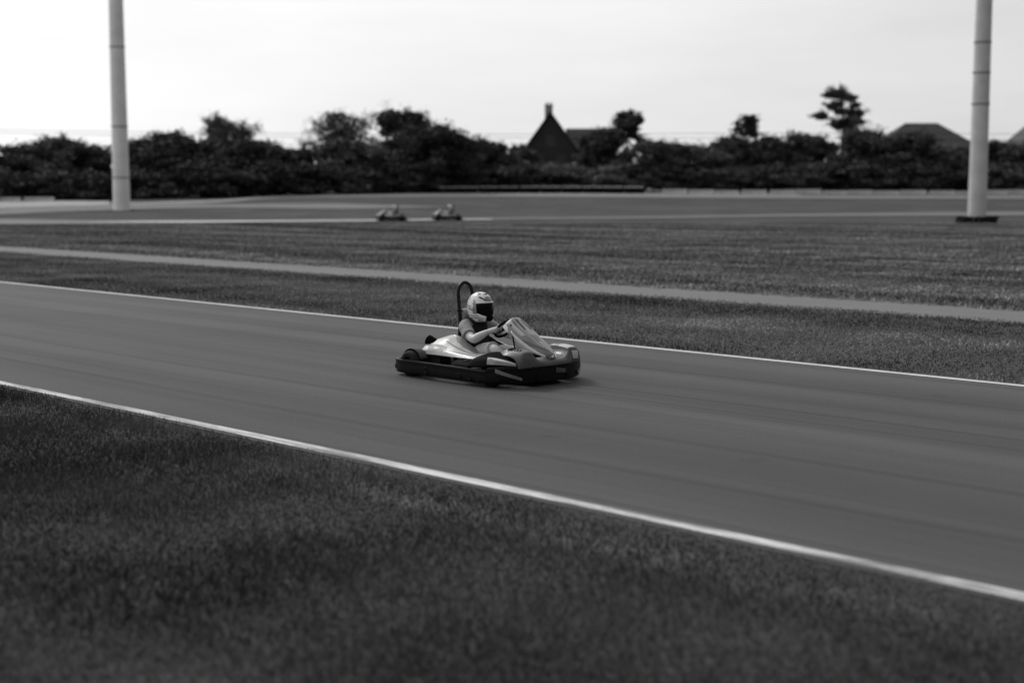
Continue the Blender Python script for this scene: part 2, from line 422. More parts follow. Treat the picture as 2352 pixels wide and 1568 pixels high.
straight('path', s_path - 2.0, s_path + 2.0, 0.006, M['dirt'])

def ribbon(name, up, lo, m, lift=0.05, n=8):
    U = catmull([px_ground(*p) for p in up], n); Lw = catmull([px_ground(*p) for p in lo], n)
    rows = []
    for a, c in zip(U, Lw):
        row = []
        for k in range(7):
            p = a.lerp(c, k / 6); row.append((p.x, p.y, float(ground_z(p.x, p.y)) + lift))
        rows.append(row)
    o = MB().grid(rows).build(name, m); tag(o, kind='structure'); return o
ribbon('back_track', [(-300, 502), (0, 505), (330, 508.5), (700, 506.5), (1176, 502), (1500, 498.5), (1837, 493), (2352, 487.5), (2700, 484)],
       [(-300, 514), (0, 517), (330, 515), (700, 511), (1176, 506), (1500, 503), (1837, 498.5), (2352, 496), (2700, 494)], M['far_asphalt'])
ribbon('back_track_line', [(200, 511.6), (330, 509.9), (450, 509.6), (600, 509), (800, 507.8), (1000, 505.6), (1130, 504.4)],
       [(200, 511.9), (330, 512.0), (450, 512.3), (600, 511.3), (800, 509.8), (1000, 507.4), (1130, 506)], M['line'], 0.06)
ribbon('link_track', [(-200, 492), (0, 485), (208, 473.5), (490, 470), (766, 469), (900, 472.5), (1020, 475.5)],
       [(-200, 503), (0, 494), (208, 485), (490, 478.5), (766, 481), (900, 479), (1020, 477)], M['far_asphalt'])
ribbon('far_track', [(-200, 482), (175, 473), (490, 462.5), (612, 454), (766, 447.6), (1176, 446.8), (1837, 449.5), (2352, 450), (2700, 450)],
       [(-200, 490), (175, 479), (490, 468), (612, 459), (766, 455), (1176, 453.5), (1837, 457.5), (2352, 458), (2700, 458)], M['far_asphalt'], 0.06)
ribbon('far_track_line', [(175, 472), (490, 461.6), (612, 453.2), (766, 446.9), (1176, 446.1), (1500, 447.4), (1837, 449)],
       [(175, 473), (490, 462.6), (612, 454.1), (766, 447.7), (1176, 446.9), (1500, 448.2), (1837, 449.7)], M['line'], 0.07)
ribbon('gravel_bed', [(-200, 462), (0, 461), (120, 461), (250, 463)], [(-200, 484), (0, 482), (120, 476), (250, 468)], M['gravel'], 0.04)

# ------------------------------------------------------------------ grass blades (uncountable)
rng = np.random.default_rng(7)
_w = [(rng.uniform(0.3, 2.2, 2) * rng.choice([-1, 1], 2), rng.uniform(0, 6.28)) for _ in range(9)]
def lump(x, y, k=1.0):
    s = 0
    for (a, b), p in _w: s = s + np.sin(a * x * k + b * y * k + p)
    return s / 4.0
def blades(name, P, h, w, lean, label_tone=1.0, rows=0.0):
    n = len(P); an = rng.uniform(0, 2 * np.pi, n); la = rng.uniform(0, 2 * np.pi, n); le = rng.uniform(0.15, 1.0, n) * lean
    ux = np.stack([np.cos(an), np.sin(an), np.zeros(n)], -1) * (w * 0.5)[:, None]
    tip = np.stack([np.cos(la) * le * h, np.sin(la) * le * h, h * np.sqrt(np.maximum(0.1, 1 - le ** 2 * 0.7))], -1)
    V = np.empty((n, 3, 3)); V[:, 0] = P - ux; V[:, 1] = P + ux; V[:, 2] = P + tip
    tone = (0.85 + 0.42 * lump(P[:, 0], P[:, 1], 1.3) + 0.2 * lump(P[:, 1] + 9, P[:, 0], 0.45)) * rng.uniform(0.75, 1.25, n) * label_tone
    if rows:      # long mown and worn swathes parallel to the straight
        tt = P[:, 0] * DIR.x + P[:, 1] * DIR.y; sn = P[:, 0] * NRM.x + P[:, 1] * NRM.y
        tone = tone * np.clip(1 + rows * lump(tt * 0.10, sn * 0.75) + rows * 0.7 * lump(sn * 1.6 + 4, tt * 0.22), 0.45, 2.0)
    o = soup(name, V.reshape(-1, 3), np.arange(3 * n).reshape(n, 3), M['blade'], tone=np.clip(tone, 0.25, 6.0))
    tag(o, kind='stuff'); return o
def strip_pts(n, t0, t1, s0, s1):
    t = rng.uniform(t0, t1, n); s = rng.uniform(s0, s1, n)
    return np.stack([DIR.x * t + NRM.x * s, DIR.y * t + NRM.y * s, np.zeros(n)], -1), t, s
# near verge, in front of the near line
P, t, s = strip_pts(800000, -20, 14, s_near - 6.2, s_near + 0.12)
keep = (P[:, 1] > 4.6) & (np.abs(P[:, 0]) < 1.6 + P[:, 1] * 0.44)
d = s_near - s
edge = np.clip(d / 0.45, 0, 1)
over = np.clip(lump(P[:, 0] * 0.7, P[:, 1] * 0.7) * 1.5 - 0.1, 0, 1)             # places where the grass creeps over the line
keep &= (d > 0.07 - 0.22 * over ** 1.5) & (rng.uniform(0, 1, len(d)) < np.clip(0.25 + d * 1.5 + over * 0.5, 0, 1))
bare = np.exp(-((d - 0.75) / 0.16) ** 2) * np.clip(0.5 + lump(P[:, 0] * 0.4 + 3, P[:, 1] * 0.4), 0, 1)   # worn wheel strip
keep &= rng.uniform(0, 1, len(d)) > bare * 0.85
P, d, edge, over = P[keep], d[keep], edge[keep], over[keep]
hh = (0.02 + 0.035 * np.clip(0.5 + 0.5 * lump(P[:, 0] * 1.7, P[:, 1] * 1.7), 0, 1)) * (0.45 + 0.55 * np.maximum(edge, over * 1.6)) * rng.uniform(0.6, 1.35, len(d))
blades('grass', P, hh, rng.uniform(0.004, 0.009, len(d)), 0.9)
# verge beyond the far line, and the infield as far as the back track
P, t, s = strip_pts(230000, -52, 12, s_far + 0.12, s_path - 0.72)
keep = (np.abs(P[:, 0]) < 4 + P[:, 1] * 0.42) & (rng.uniform(0, 1, len(s)) < np.clip((s_path - 0.62 - s) / 0.7, 0.15, 1))
P = P[keep]; n = len(P)
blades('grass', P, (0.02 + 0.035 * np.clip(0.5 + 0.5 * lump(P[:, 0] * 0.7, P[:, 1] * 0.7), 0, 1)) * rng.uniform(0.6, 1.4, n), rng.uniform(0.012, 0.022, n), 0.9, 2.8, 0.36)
yy = 24 + (84 - 24) * rng.uniform(0, 1, 300000) ** 0.9; xx = rng.uniform(-1, 1, 300000) * (6 + yy * 0.42)
P = np.stack([xx, yy, np.zeros_like(xx)], -1); ss = P[:, 0] * NRM.x + P[:, 1] * NRM.y
P = P[(ss > s_path + 0.85 + 0.9 * rng.uniform(0, 1, len(ss)) ** 2)]; n = len(P)
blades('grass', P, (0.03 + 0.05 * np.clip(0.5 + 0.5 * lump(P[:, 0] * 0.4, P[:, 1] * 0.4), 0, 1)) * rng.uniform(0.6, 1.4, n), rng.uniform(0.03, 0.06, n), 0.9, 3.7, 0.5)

# ------------------------------------------------------------------ tyres, masts, barriers
def tyre_mesh(ro=0.3, ri=0.17, w=0.2):
    h = w / 2
    prof = [(ri, -h * 0.7), (ri + 0.03, -h), (ro - 0.04, -h), (ro, -h * 0.6), (ro + 0.004, 0), (ro, h * 0.6), (ro - 0.04, h), (ri + 0.03, h), (ri, h * 0.7), (ri + 0.02, 0)]
    return MB().lathe(prof, (0, 0, 0), 'Z', 20, closed=True).mesh('tyre')
TY = tyre_mesh()
TY.materials.append(M['rubber']); TY.polygons.foreach_set('use_smooth', [True] * len(TY.polygons))
def mast(dx, dy_base, rad, m, bands, label, H=19.0):
    b = px(dx, dy_base, 0)
    r = empty('light_mast', b, label, 'light mast')
    MB().tube([(0, 0, z) for z in np.linspace(0, H, 12)], [rad * (1 - 0.18 * k / 11) for k in range(12)], 24).build('shaft', m, r, 40)
    MB().lathe([(0.001, 0), (rad * 1.7, 0), (rad * 1.7, 0.05), (rad * 1.05, 0.06), (rad * 1.0, 0.35)], (0, 0, 0), 'Z', 24).build('base_flange', m, r, 40)
    for z in bands:
        rr = rad * (1 - 0.18 * z / H)
        MB().lathe([(rr, z - 0.05), (rr + 0.035, z - 0.045), (rr + 0.035, z + 0.045), (rr, z + 0.05)], (0, 0, 0), 'Z', 24).build('joint_band', M['band'], r, 40)
    return b
bR = mast(2243, 512, 0.53, M['mast2'], (6.95, 8.75, 10.5), 'grey steel light mast rising from a ring of tyres')
bL = mast(280, 488, 0.70, M['mast'], (2.9, 7.1, 13.6), 'pale light mast standing among the trees on the far infield')
def tyres_round(b, n, rr, name_label, group, rows=1):
    for q in range(rows):
        for i in range(n):
            a = 2 * math.pi * (i + 0.5 * q) / n
            o = bpy.data.objects.new('tyre', TY); COL.objects.link(o)
            o.location = (b.x + rr * math.cos(a), b.y + rr * math.sin(a), b.z + 0.1 + 0.2 * q)
            tag(o, name_label[q], 'tyre', group)
tyres_round(bR, 9, 0.93, ['black tyre on the grass in the ring round the grey mast', 'black tyre lying on top of the ring round the grey mast'], 'tyres ringing the grey mast', 2)
tyres_round(bL, 11, 1.15, ['black tyre on the ground round the pale mast foot'], 'tyres round the pale mast', 1)

# pale plastic barrier blocks along the foot of the trees
def barrier_mesh(Lg=2.9, h=0.5):
    prof = [(-0.24, 0.04), (-0.24, 0.14), (-0.12, 0.28), (-0.09, h - 0.03), (-0.06, h), (0.06, h), (0.09, h - 0.03), (0.12, 0.28), (0.24, 0.14), (0.24, 0.04)]
    mb = MB(); rows = []
    for x in (-Lg / 2, -Lg / 2 + 0.05, -0.5, 0.5, Lg / 2 - 0.05, Lg / 2):
        k = 0.9 if abs(x) > Lg / 2 - 0.01 else 1
        rows.append([(x, y * k, z) for y, z in prof] + [(x, prof[0][0] * k, prof[0][1])])
    mb.grid(rows)
    for s, i in ((-1, 0), (1, 5)): mb.add(rows[i][:-1], [tuple(range(len(prof)))])
    mb.box((-0.9, 0, 0.025), (0.5, 0.5, 0.05)); mb.box((0.9, 0, 0.025), (0.5, 0.5, 0.05))
    return mb.mesh('barrier_block')
BM_ = barrier_mesh(); BM_.materials.append(M['barrier'])
def barrier_run(pts, label, group, step=3.0, prob=1.0, hs=(0.9, 1.25), seed=1):
    rd = random.Random(seed)
    line = catmull([px_ground(*p) for p in pts], 30); acc = 0; prev = line[0]
    for p in line[1:]:
        seg = (p - prev).length; acc += seg
        if acc >= step:
            acc = 0
            if rd.random() < prob:
                o = bpy.data.objects.new('barrier_block', BM_); COL.objects.link(o)
                dd = p - prev
                o.location = (p.x, p.y, float(ground_z(p.x, p.y))); o.rotation_euler = (0, 0, math.atan2(dd.y, dd.x) + rd.uniform(-0.06, 0.06))
                o.scale = (1, 1, rd.uniform(*hs)); tag(o, label, 'barrier', group)
        prev = p
barrier_run([(1490, 445.5), (1700, 446.5), (1950, 447), (2200, 447.5), (2352, 447.5), (2480, 447.5)], 'dirty white barrier block in the row under the right-hand trees', 'white barrier blocks under the trees on the right', 2.95, 1.0)
barrier_run([(-60, 463), (120, 462), (260, 457.5), (420, 454), (560, 449), (700, 446)], 'dirty white barrier block along the foot of the left-hand trees', 'white barrier blocks under the trees on the left', 3.0, 0.72, (0.7, 1.1), 4)
# tyre wall in the middle, white belt along its top
def tyre_wall(Lg=2.4):
    e = empty('tyre_wall', (0, 0, 0), 'dark tyre wall section topped by a white belt below the gabled house', 'tyre wall', 'tyre wall sections in front of the gabled house')
    for i in range(4):
        for k in range(4):
            o = bpy.data.objects.new('tyre', TY); COL.objects.link(o); o.parent = e
            o.location = (-Lg / 2 + 0.3 + 0.6 * i, 0.03 * ((k % 2) - 0.5), 0.1 + 0.2 * k)
    MB().grid([[(x, -0.34, 0.74), (x, -0.35, 0.83), (x, -0.2, 0.86), (x, 0.2, 0.86), (x, 0.3, 0.83)] for x in np.linspace(-Lg / 2, Lg / 2, 5)]).build('top_belt', M['barrier'], e, solid=0.02)
    return e
tw = None
line = catmull([px_ground(*p) for p in ((1030, 445.5), (1180, 444.6), (1330, 444.6), (1490, 445.5))], 40); acc = 9; prev = line[0]
for p in line:
    acc += (p - prev).length
    if acc >= 2.42:
        acc = 0
        if tw is None: o = tw = tyre_wall()
        else: o = copy_tree(tw)
        dd = p - prev if (p - prev).length > 0 else line[1] - line[0]
        o.location = (p.x, p.y, float(ground_z(p.x, p.y))); o.rotation_euler = (0, 0, math.atan2(dd.y, dd.x))
    prev = p

# ------------------------------------------------------------------ trees and shrubs
def leafcloud(rd, lobes, n, size, stray=0.3):
    """leaf quads scattered through ellipsoid lobes, a share of them straying beyond on loose twigs"""
    w = np.array([l[1][0] * l[1][1] * l[1][2] for l in lobes]) ** 0.67; w /= w.sum()
    idx = rd.choice(len(lobes), n, p=w)
    C = np.array([l[0] for l in lobes])[idx]; Rr = np.array([l[1] for l in lobes])[idx]
    u = rd.normal(size=(n, 3)); u /= np.linalg.norm(u, axis=1)[:, None]
    rad = 0.3 + 0.75 * rd.uniform(0, 1, n) ** 0.6
    out_ = rd.uniform(0, 1, n) < stray
    # stray leaves gather on a few twigs per lobe
    tw = rd.normal(size=(len(lobes), 9, 3)); tw[..., 2] = np.abs(tw[..., 2]) * 0.9 - 0.15; tw /= np.linalg.norm(tw, axis=2)[..., None]
    ut = tw[idx, rd.integers(0, 9, n)] + rd.normal(size=(n, 3)) * 0.16
    u = np.where(out_[:, None], ut, u); rad = np.where(out_, rd.uniform(0.8, 1.75, n), rad)
    P = C + u * Rr * rad[:, None]
    nrm = u * 0.5 + rd.normal(size=(n, 3)) * 0.8; nrm /= np.linalg.norm(nrm, axis=1)[:, None]
    a = np.cross(nrm, rd.normal(size=(n, 3))); a /= np.linalg.norm(a, axis=1)[:, None]; b = np.cross(nrm, a)
    sz = size * rd.uniform(0.45, 1.35, n) * np.where(out_, 0.75, 1.0); asp = rd.uniform(0.4, 0.85, n)
    a = a * sz[:, None]; b = b * (sz * asp)[:, None]
    V = np.stack([P - a, P - b * 0.9 + a * 0.1, P + a, P + b], 1)
    lt = rd.uniform(0.6, 1.5, len(lobes))[idx] * rd.uniform(0.6, 1.45, n)
    return V.reshape(-1, 3), np.arange(4 * n).reshape(n, 4), lt
def tree(name, dx, top, width, D, label, cat='tree', group=None, dens=1.0, crown=0.8, lob=0.36, seed=0, size=0.3, layered=False, pale=1.0):
    rd = np.random.default_rng(abs(seed + int(dx) * 7 + int(top)) + 5); rr = random.Random(seed + int(dx))
    base = px(dx, 430, Y=D); gz = float(ground_z(base.x, D)); base = Vector((base.x, D, gz))
    H = (px(dx, top, Y=D).z - gz); Wd = width / F_PX * D / 2
    e = empty(name, base, label, cat, group)
    lobes = []; z0 = H * (1 - crown)
    nl = (34 if crown > 0.5 else 13) if not layered else 20
    for i in range(nl):
        if layered:
            f = i / (nl - 1); z = z0 + (H - z0) * min(0.98, max(0.02, 0.05 + 0.93 * f + rr.uniform(-.09, .09)))
            a = rr.uniform(0, 6.28); q = Wd * rr.uniform(0.1, 0.85) * (1 - 0.45 * f)
            lobes.append(((q * math.cos(a), q * math.sin(a), z), (Wd * rr.uniform(0.10, 0.30), Wd * rr.uniform(0.10, 0.30), (H - z0) * rr.uniform(.025, .085))))
        else:
            f = (i + rr.random()) / nl; z = z0 + (H - z0) * (0.08 + 0.80 * f)
            env = math.sqrt(max(0.05, 1 - ((f - 0.4) / 0.72) ** 2))
            a = i * 2.4 + rr.uniform(-0.4, 0.4); q = Wd * env * rr.uniform(0.15, 0.95)
            s = lob * (0.62 if crown > 0.5 else (0.55 if width > 120 else 0.9)) * rr.uniform(0.55, 1.35)
            lobes.append(((q * math.cos(a), q * math.sin(a), z), (Wd * s * 1.1, Wd * s * 1.1, min(Wd, (H - z0) * 0.5) * s * 0.95)))
    if not layered: lobes.append(((rr.uniform(-.2, .2) * Wd, 0, H - Wd * lob * 0.5), (Wd * lob * .7, Wd * lob * .7, Wd * lob * 0.45)))
    n = int(dens * 760 * (Wd * Wd * 4 + 2 * Wd * (H - z0)) ** 0.75)
    n = max(500, min(n, 26000))
    V, Fq, tone = leafcloud(rd, lobes, n, size, 0.5 if dens < 0.8 else 0.3)
    soup('crown', V, Fq, M['leaf'], e, tone * pale)
    mb = MB(); r0 = 0.035 * H ** 0.9 * 0.6
    mid = Vector((rr.uniform(-0.3, 0.3), rr.uniform(-0.3, 0.3), z0 + 0.3 * (H - z0)))
    mb.tube(catmull([(0, 0, -0.2), (mid.x * 0.4, mid.y * 0.4, z0 * 0.6 + 0.1), mid, (mid.x * 0.6, mid.y * 0.6, z0 + 0.85 * (H - z0))], 4), [r0 * (1 - 0.07 * k) for k in range(13)], 8)
    for c, rad in lobes[:9]:
        c = Vector(c); st = mid * 0.9 if c.z > mid.z else Vector((mid.x * 0.6, mid.y * 0.6, max(0.2, min(c.z * 0.7, mid.z))))
        mb.tube(catmull([st, st.lerp(c, 0.55) + Vector((0, 0, 0.15)), c], 3), [r0 * 0.45 * (1 - 0.12 * k) for k in range(7)], 5)
    mb.build('trunk', M['bark'], e, 60)
    return e
G1 = 'trees behind the far track'
T = [  # x, top, width, distance, density, crown share, layered, label
    (-70, 325, 190, 150, 1, .9, 0, 'dark leafy tree at the left edge of the picture'),
    (60, 330, 200, 153, 1.2, .92, 0, 'broad dark tree left of the pale mast, nearest the picture edge'),
    (150, 314, 150, 165, .45, .8, 0, 'thin see-through tree left of the pale mast'),
    (225, 336, 150, 158, 1.1, .92, 0, 'low dark tree just left of the pale mast'),
    (318, 318, 150, 168, .5, .82, 0, 'sparse grey tree just right of the pale mast'),
    (400, 306, 190, 160, 1.3, .92, 0, 'solid dark tree right of the pale mast'),
    (520, 268, 150, 172, .45, .85, 0, 'taller tree with a loose top rising from the left thicket'),
    (580, 322, 190, 165, 1.3, .92, 0, 'wide dark tree below the loose-topped one, left of the dip'),
    (680, 342, 150, 172, 1.2, .92, 0, 'low tree filling the dip left of the two tall crowns'),
    (790, 254, 190, 182, .28, .85, 0, 'tall sparse tree, left one of the two tall crowns'),
    (800, 322, 220, 176, 1.3, .92, 0, 'dense dark tree under the tall sparse crown'),
    (940, 254, 190, 184, 1.0, .85, 0, 'tall dense tree, right one of the two tall crowns'),
    (1000, 286, 200, 178, 1.2, .9, 0, 'dark tree leaning on the right flank of the tall dense crown'),
    (1110, 320, 180, 182, 1.2, .92, 0, 'low dark tree left of the gabled house'),
    (1190, 336, 120, 190, 1.2, .92, 0, 'low tree touching the left wall of the gabled house'),
    (1390, 300, 130, 196, 1.3, .9, 0, 'dark tree against the right wing of the gabled house'),
    (1440, 256, 85, 205, .8, .4, 0, 'slim tree whose small round top stands above the gabled house wing'),
    (1500, 322, 150, 192, .6, .9, 0, 'thin leafy tree in the gap right of the gabled house'),
    (1590, 332, 190, 196, 1.3, .93, 0, 'low dark tree in the middle of the right half'),
    (1680, 312, 150, 200, 1.1, .9, 0, 'dark tree left of the small floating crown'),
    (1716, 266, 70, 208, .6, .28, 0, 'slender tree with a small flat crown above the thicket'),
    (1775, 314, 140, 198, 1.1, .9, 0, 'dark tree right of the small flat crown'),
    (1860, 308, 150, 202, .8, .88, 0, 'loose-leaved tree at the foot of the tallest airy tree'),
    (1930, 203, 150, 206, .34, .43, 0, 'tallest tree, thin and airy, standing clear against the sky'),
    (1990, 296, 180, 194, 1.3, .93, 0, 'dense dark tree left of the hip-roofed house'),
    (2095, 306, 190, 190, 1.4, .93, 0, 'dense dark tree in front of the hip-roofed house'),
    (2170, 340, 140, 190, 1.3, .93, 0, 'low dark tree left of the grey mast'),
    (2290, 326, 150, 196, .9, .92, 0, 'grey-leaved tree behind the grey mast'),
    (2385, 322, 170, 192, 1.1, .92, 0, 'dark tree at the right edge of the picture'),
]
for i, (x, top, w, D, dn, crn, lay, lab) in enumerate(T):
    tree('tree', x, top, w, D, lab, 'tree', G1, dens=dn, crown=crn, layered=bool(lay), seed=11 + i, pale=(0.75, 1.0, 1.25, 0.9)[i % 4], size=0.22 if dn > 0.7 else 0.18)
B = [(0, 392, 170, 148), (105, 396, 150, 149), (205, 398, 140, 150), (330, 392, 160, 154), (450, 362, 180, 156), (570, 362, 170, 162), (690, 380, 170, 168),
     (810, 384, 170, 172), (930, 378, 170, 176), (1050, 380, 170, 180), (1180, 378, 170, 186), (1300, 380, 170, 189), (1420, 378, 160, 190), (1530, 382, 150, 191), (1640, 388, 130, 193),
     (1770, 382, 140, 194), (1880, 376, 160, 193), (2000, 374, 160, 190), (2120, 376, 160, 188), (2240, 382, 140, 190), (2350, 376, 160, 190)]
where = ['at the left picture edge', 'left of the pale mast, second from the edge', 'just left of the pale mast foot', 'just right of the pale mast foot', 'under the solid dark left tree',
         'under the loose-topped tree', 'in the dip of the treeline', 'under the tall sparse crown', 'under the tall dense crown', 'right of the two tall crowns',
         'left of the gabled house', 'in front of the gabled house', 'in front of the gabled house wing', 'in the gap right of the gabled house', 'left of the grey shed',
         'right of the grey shed', 'under the tallest airy tree', 'left of the hip-roofed house', 'in front of the hip-roofed house', 'behind the foot of the grey mast', 'at the right picture edge']
for (x, top, w, D), q in zip(B, where):
    tree('shrub', x, top, w, D, 'dense dark shrub ' + q, 'shrub', 'shrubs along the foot of the trees', dens=1.5, crown=0.98, lob=0.42, seed=77, size=0.26, pale=1.7 if 1150 < x < 1450 else (1.3 if x in (1640, 2240) else 0.95))

# ------------------------------------------------------------------ houses behind the trees
def gable(name, parent, w, d, eave, ridge, x0=0, y0=0, over=0.4, axis='Y', m_wall=None, m_roof=None):
    """walls with gable ends and a pitched roof; ridge runs along axis"""
    hw, hd = w / 2, d / 2
    mb = MB()
    P = [(-hw, -hd), (hw, -hd), (hw, hd), (-hw, hd)]
    vs = [(x + x0, y + y0, 0) for x, y in P] + [(x + x0, y + y0, eave) for x, y in P]
    if axis == 'Y': vs += [(x0, y0 - hd, ridge), (x0, y0 + hd, ridge)]; fs = [(0, 1, 5, 8, 4), (1, 2, 6, 5), (2, 3, 7, 9, 6), (3, 0, 4, 7)]
    else: vs += [(x0 - hw, y0, ridge), (x0 + hw, y0, ridge)]; fs = [(0, 1, 5, 4), (1, 2, 6, 9, 5), (2, 3, 7, 6), (3, 0, 4, 8, 7)]
    wall = mb.add(vs, fs).build('wall', M['wall'], parent)
    k = (ridge - eave) / (hw if axis == 'Y' else hd)
    r = MB()
    if axis == 'Y':
        for s in (-1, 1):
            r.grid([[(x0 + s * (hw + over), y, eave - k * over + 0.03) for y in (y0 - hd - over, y0 + hd + over)], [(x0, y, ridge + 0.03) for y in (y0 - hd - over, y0 + hd + over)]])
    else:
        for s in (-1, 1):
            r.grid([[(x, y0 + s * (hd + over), eave - k * over + 0.03) for x in (x0 - hw - over, x0 + hw + over)], [(x, y0, ridge + 0.03) for x in (x0 - hw - over, x0 + hw + over)]])
    return wall, r.build('roof', M['roof'], parent, solid=0.16, off=1)
def window(parent, x, z, y, w=1.1, h=1.4):
    f = MB().box((x, y - 0.03, z + h / 2 + 0.04), (w + 0.16, 0.09, 0.08)).box((x, y - 0.03, z - h / 2 - 0.04), (w + 0.24, 0.13, 0.08)) \
        .box((x - w / 2 - 0.04, y - 0.03, z), (0.08, 0.09, h)).box((x + w / 2 + 0.04, y - 0.03, z), (0.08, 0.09, h)).box((x, y - 0.025, z), (0.06, 0.06, h)).build('window', M['trim'], parent)
    MB().box((x, y - 0.01, z), (w, 0.04, h)).build('pane', M['glass'], f)
def at(dx, D):
    p = px(dx, 430, Y=D); return Vector((p.x, D, float(ground_z(p.x, D))))
h1 = empty('house', at(1262, 212), 'tall dark house with a steep pointed gable and a chimney above the trees', 'house')
zr = px(1262, 262, Y=212).z - h1.location.z; ze = px(1262, 345, Y=212).z - h1.location.z
_, r1 = gable('house', h1, 7.4, 9, ze, zr)
gable('wing', h1, 6.4, 6, px(0, 340, Y=214).z - h1.location.z, px(0, 299, Y=214).z - h1.location.z, 6.0, 1.0, axis='X')
MB().box((-0.1, 1.2, zr + 0.25), (1.15, 0.7, 2.1)).box((-0.1, 1.2, zr + 1.35), (1.3, 0.85, 0.14)).lathe([(0.14, 1.42 + zr), (0.11, 1.75 + zr)], (-0.35, 1.2, 0), 'Z', 10).lathe([(0.14, 1.42 + zr), (0.11, 1.75 + zr)], (0.2, 1.2, 0), 'Z', 10).build('chimney', M['brick'], r1)
for x, z in ((-1.6, 1.6), (1.6, 1.6), (-1.6, 4.4), (1.6, 4.4), (0, 7.2), (6, 1.8), (7.6, 4.2), (4.9, 4.2)): window(h1, x, z, -4.5 if x < 4 else -2.0)
def hip(parent, w, d, eave, ridge, rl):
    hw, hd = w / 2, d / 2
    MB().box((0, 0, eave / 2), (w, d, eave)).build('wall', M['wall'], parent)
    o = 0.5; vs = [(-hw - o, -hd - o, eave), (hw + o, -hd - o, eave), (hw + o, hd + o, eave), (-hw - o, hd + o, eave), (-rl / 2, 0, ridge), (rl / 2, 0, ridge)]
    return MB().add(vs, [(0, 1, 5, 4), (1, 2, 5), (2, 3, 4, 5), (3, 0, 4), (0, 3, 2, 1)]).build('roof', M['roof'], parent)
h2 = empty('house', at(2112, 206), 'wide dark house with a flat-topped hip roof left of the grey mast', 'house')
hip(h2, 13.5, 9, px(0, 342, Y=206).z - h2.location.z, px(0, 283, Y=206).z - h2.location.z, 4.6)
for x in (-4.5, -1.5, 1.5, 4.5):
    for z in (1.7, 4.2): window(h2, x, z, -4.5)
h3 = empty('house', at(2440, 203), 'grey roofed house cut off by the right edge of the picture', 'house')
_, r3 = gable('house', h3, 14, 9, px(0, 334, Y=203).z - h3.location.z, px(0, 236, Y=203).z - h3.location.z)
MB().box((2.0, 0, 9.5), (0.8, 0.6, 2.2)).build('chimney', M['brick'], r3)
for x in (-4, 0, 4):
    for z in (1.7, 4.4): window(h3, x, z, -4.5)
h4 = empty('shed', at(1704, 196.5), 'low grey shed half hidden among the trees right of centre', 'shed')
gable('shed', h4, 5.6, 4, 2.3, 3.4, axis='X', over=0.25)
dr = MB().box((-1.2, -2.03, 1.0), (1.6, 0.06, 2.0)).build('door', M['trim'], h4)
MB().box((-0.55, -2.08, 1.0), (0.05, 0.06, 0.2)).build('handle', M['steel'], dr)
window(h4, 1.3, 1.3, -2.0, 0.9, 0.8)

# power line across the background
def upole(x, y, label):
    b = Vector((x, y, float(ground_z(x, y))))
    e = empty('utility_pole', b, label, 'utility pole')
    MB().tube([(0, 0, -0.1), (0, 0, 4), (0, 0, 8.6)], [0.15, 0.13, 0.10], 10).build('shaft', M['wood'], e, 40)
    MB().box((0, -0.14, 8.0), (1.6, 0.1, 0.12)).build('crossarm', M['wood'], e)
    for s in (-0.7, 0.7): MB().lathe([(0.02, 8.06), (0.05, 8.1), (0.03, 8.15), (0.05, 8.2), (0.01, 8.24)], (s, -0.14, 0), 'Z', 8).build('insulator', M['insul'], e)
upole(-72, 140, 'wooden utility pole outside the picture on the left'); upole(72, 140, 'wooden utility pole outside the picture on the right')
for (p, label) in (([(-100, 297), (430, 305), (1176, 309), (1800, 306), (2460, 309)], 'upper thin power cable crossing in front of the treeline'),
                   ([(-100, 304), (430, 313), (1215, 317), (1800, 318), (2460, 325)], 'lower thin power cable crossing in front of the treeline')):
    o = MB().tube(catmull([px(x, y, Y=139.8) for x, y in p], 12), 0.02, 5).build('power_cable', M['black']); tag(o, label, 'power cable', 'power cables')

# ------------------------------------------------------------------ the kart (local axes: X forward, Y left, Z up)
HEAD = -math.pi / 4
ORG = px(1125, 865.4, 0)
kart = empty('go_kart', ORG + Vector((0, 0, 0.005)), 'rental go-kart with pale bodywork and black bumpers, sharp in the middle of the near track', 'go-kart', None, HEAD)

# perimeter bumper: a plan outline with a lipped profile
def half_plan():   # right (near) half, rear centre -> side -> front centre
    return [(-0.955, 0), (-0.955, -0.25), (-0.95, -0.46), (-0.90, -0.595), (-0.79, -0.655), (-0.60, -0.672), (-0.2, -0.675), (0.2, -0.68), (0.46, -0.682),
            (0.64, -0.67), (0.80, -0.60), (0.905, -0.46), (0.965, -0.27), (0.985, 0)]
HP = catmull([(x, y, 0) for x, y in half_plan()], 8)
def seg_of(a, b): return HP[a * 8:b * 8 + 1]
def outward(path, i, flip=1):
    a = path[max(0, i - 1)]; b = path[min(len(path) - 1, i + 1)]; t = (b - a).normalized()
    return Vector((t.y, -t.x, 0)) * flip
def side(path, s): return [Vector((p.x, p.y * s, p.z)) for p in path]
def bumper_rows(path, zb, zt, th=0.055, flip=1):
    rows = []
    for i, p in enumerate(path):
        n = outward(path, i, flip); b = zb(i / (len(path) - 1)); t = zt(i / (len(path) - 1)); h = t - b
        prof = [(-th, b + 0.02), (-0.015, b), (-0.003, b + 0.012), (0.0, b + h * 0.25), (0.006, b + h * 0.55), (0.002, b + h * 0.8), (0.008, t - 0.016), (0.004, t - 0.003), (-0.008, t), (-0.028, t - 0.004), (-0.036, t - 0.02), (-th, b + h * 0.5)]
        rows.append([p + n * o + Vector((0, 0, z)) for o, z in prof] + [p + n * prof[0][0] + Vector((0, 0, prof[0][1]))])
    return rows
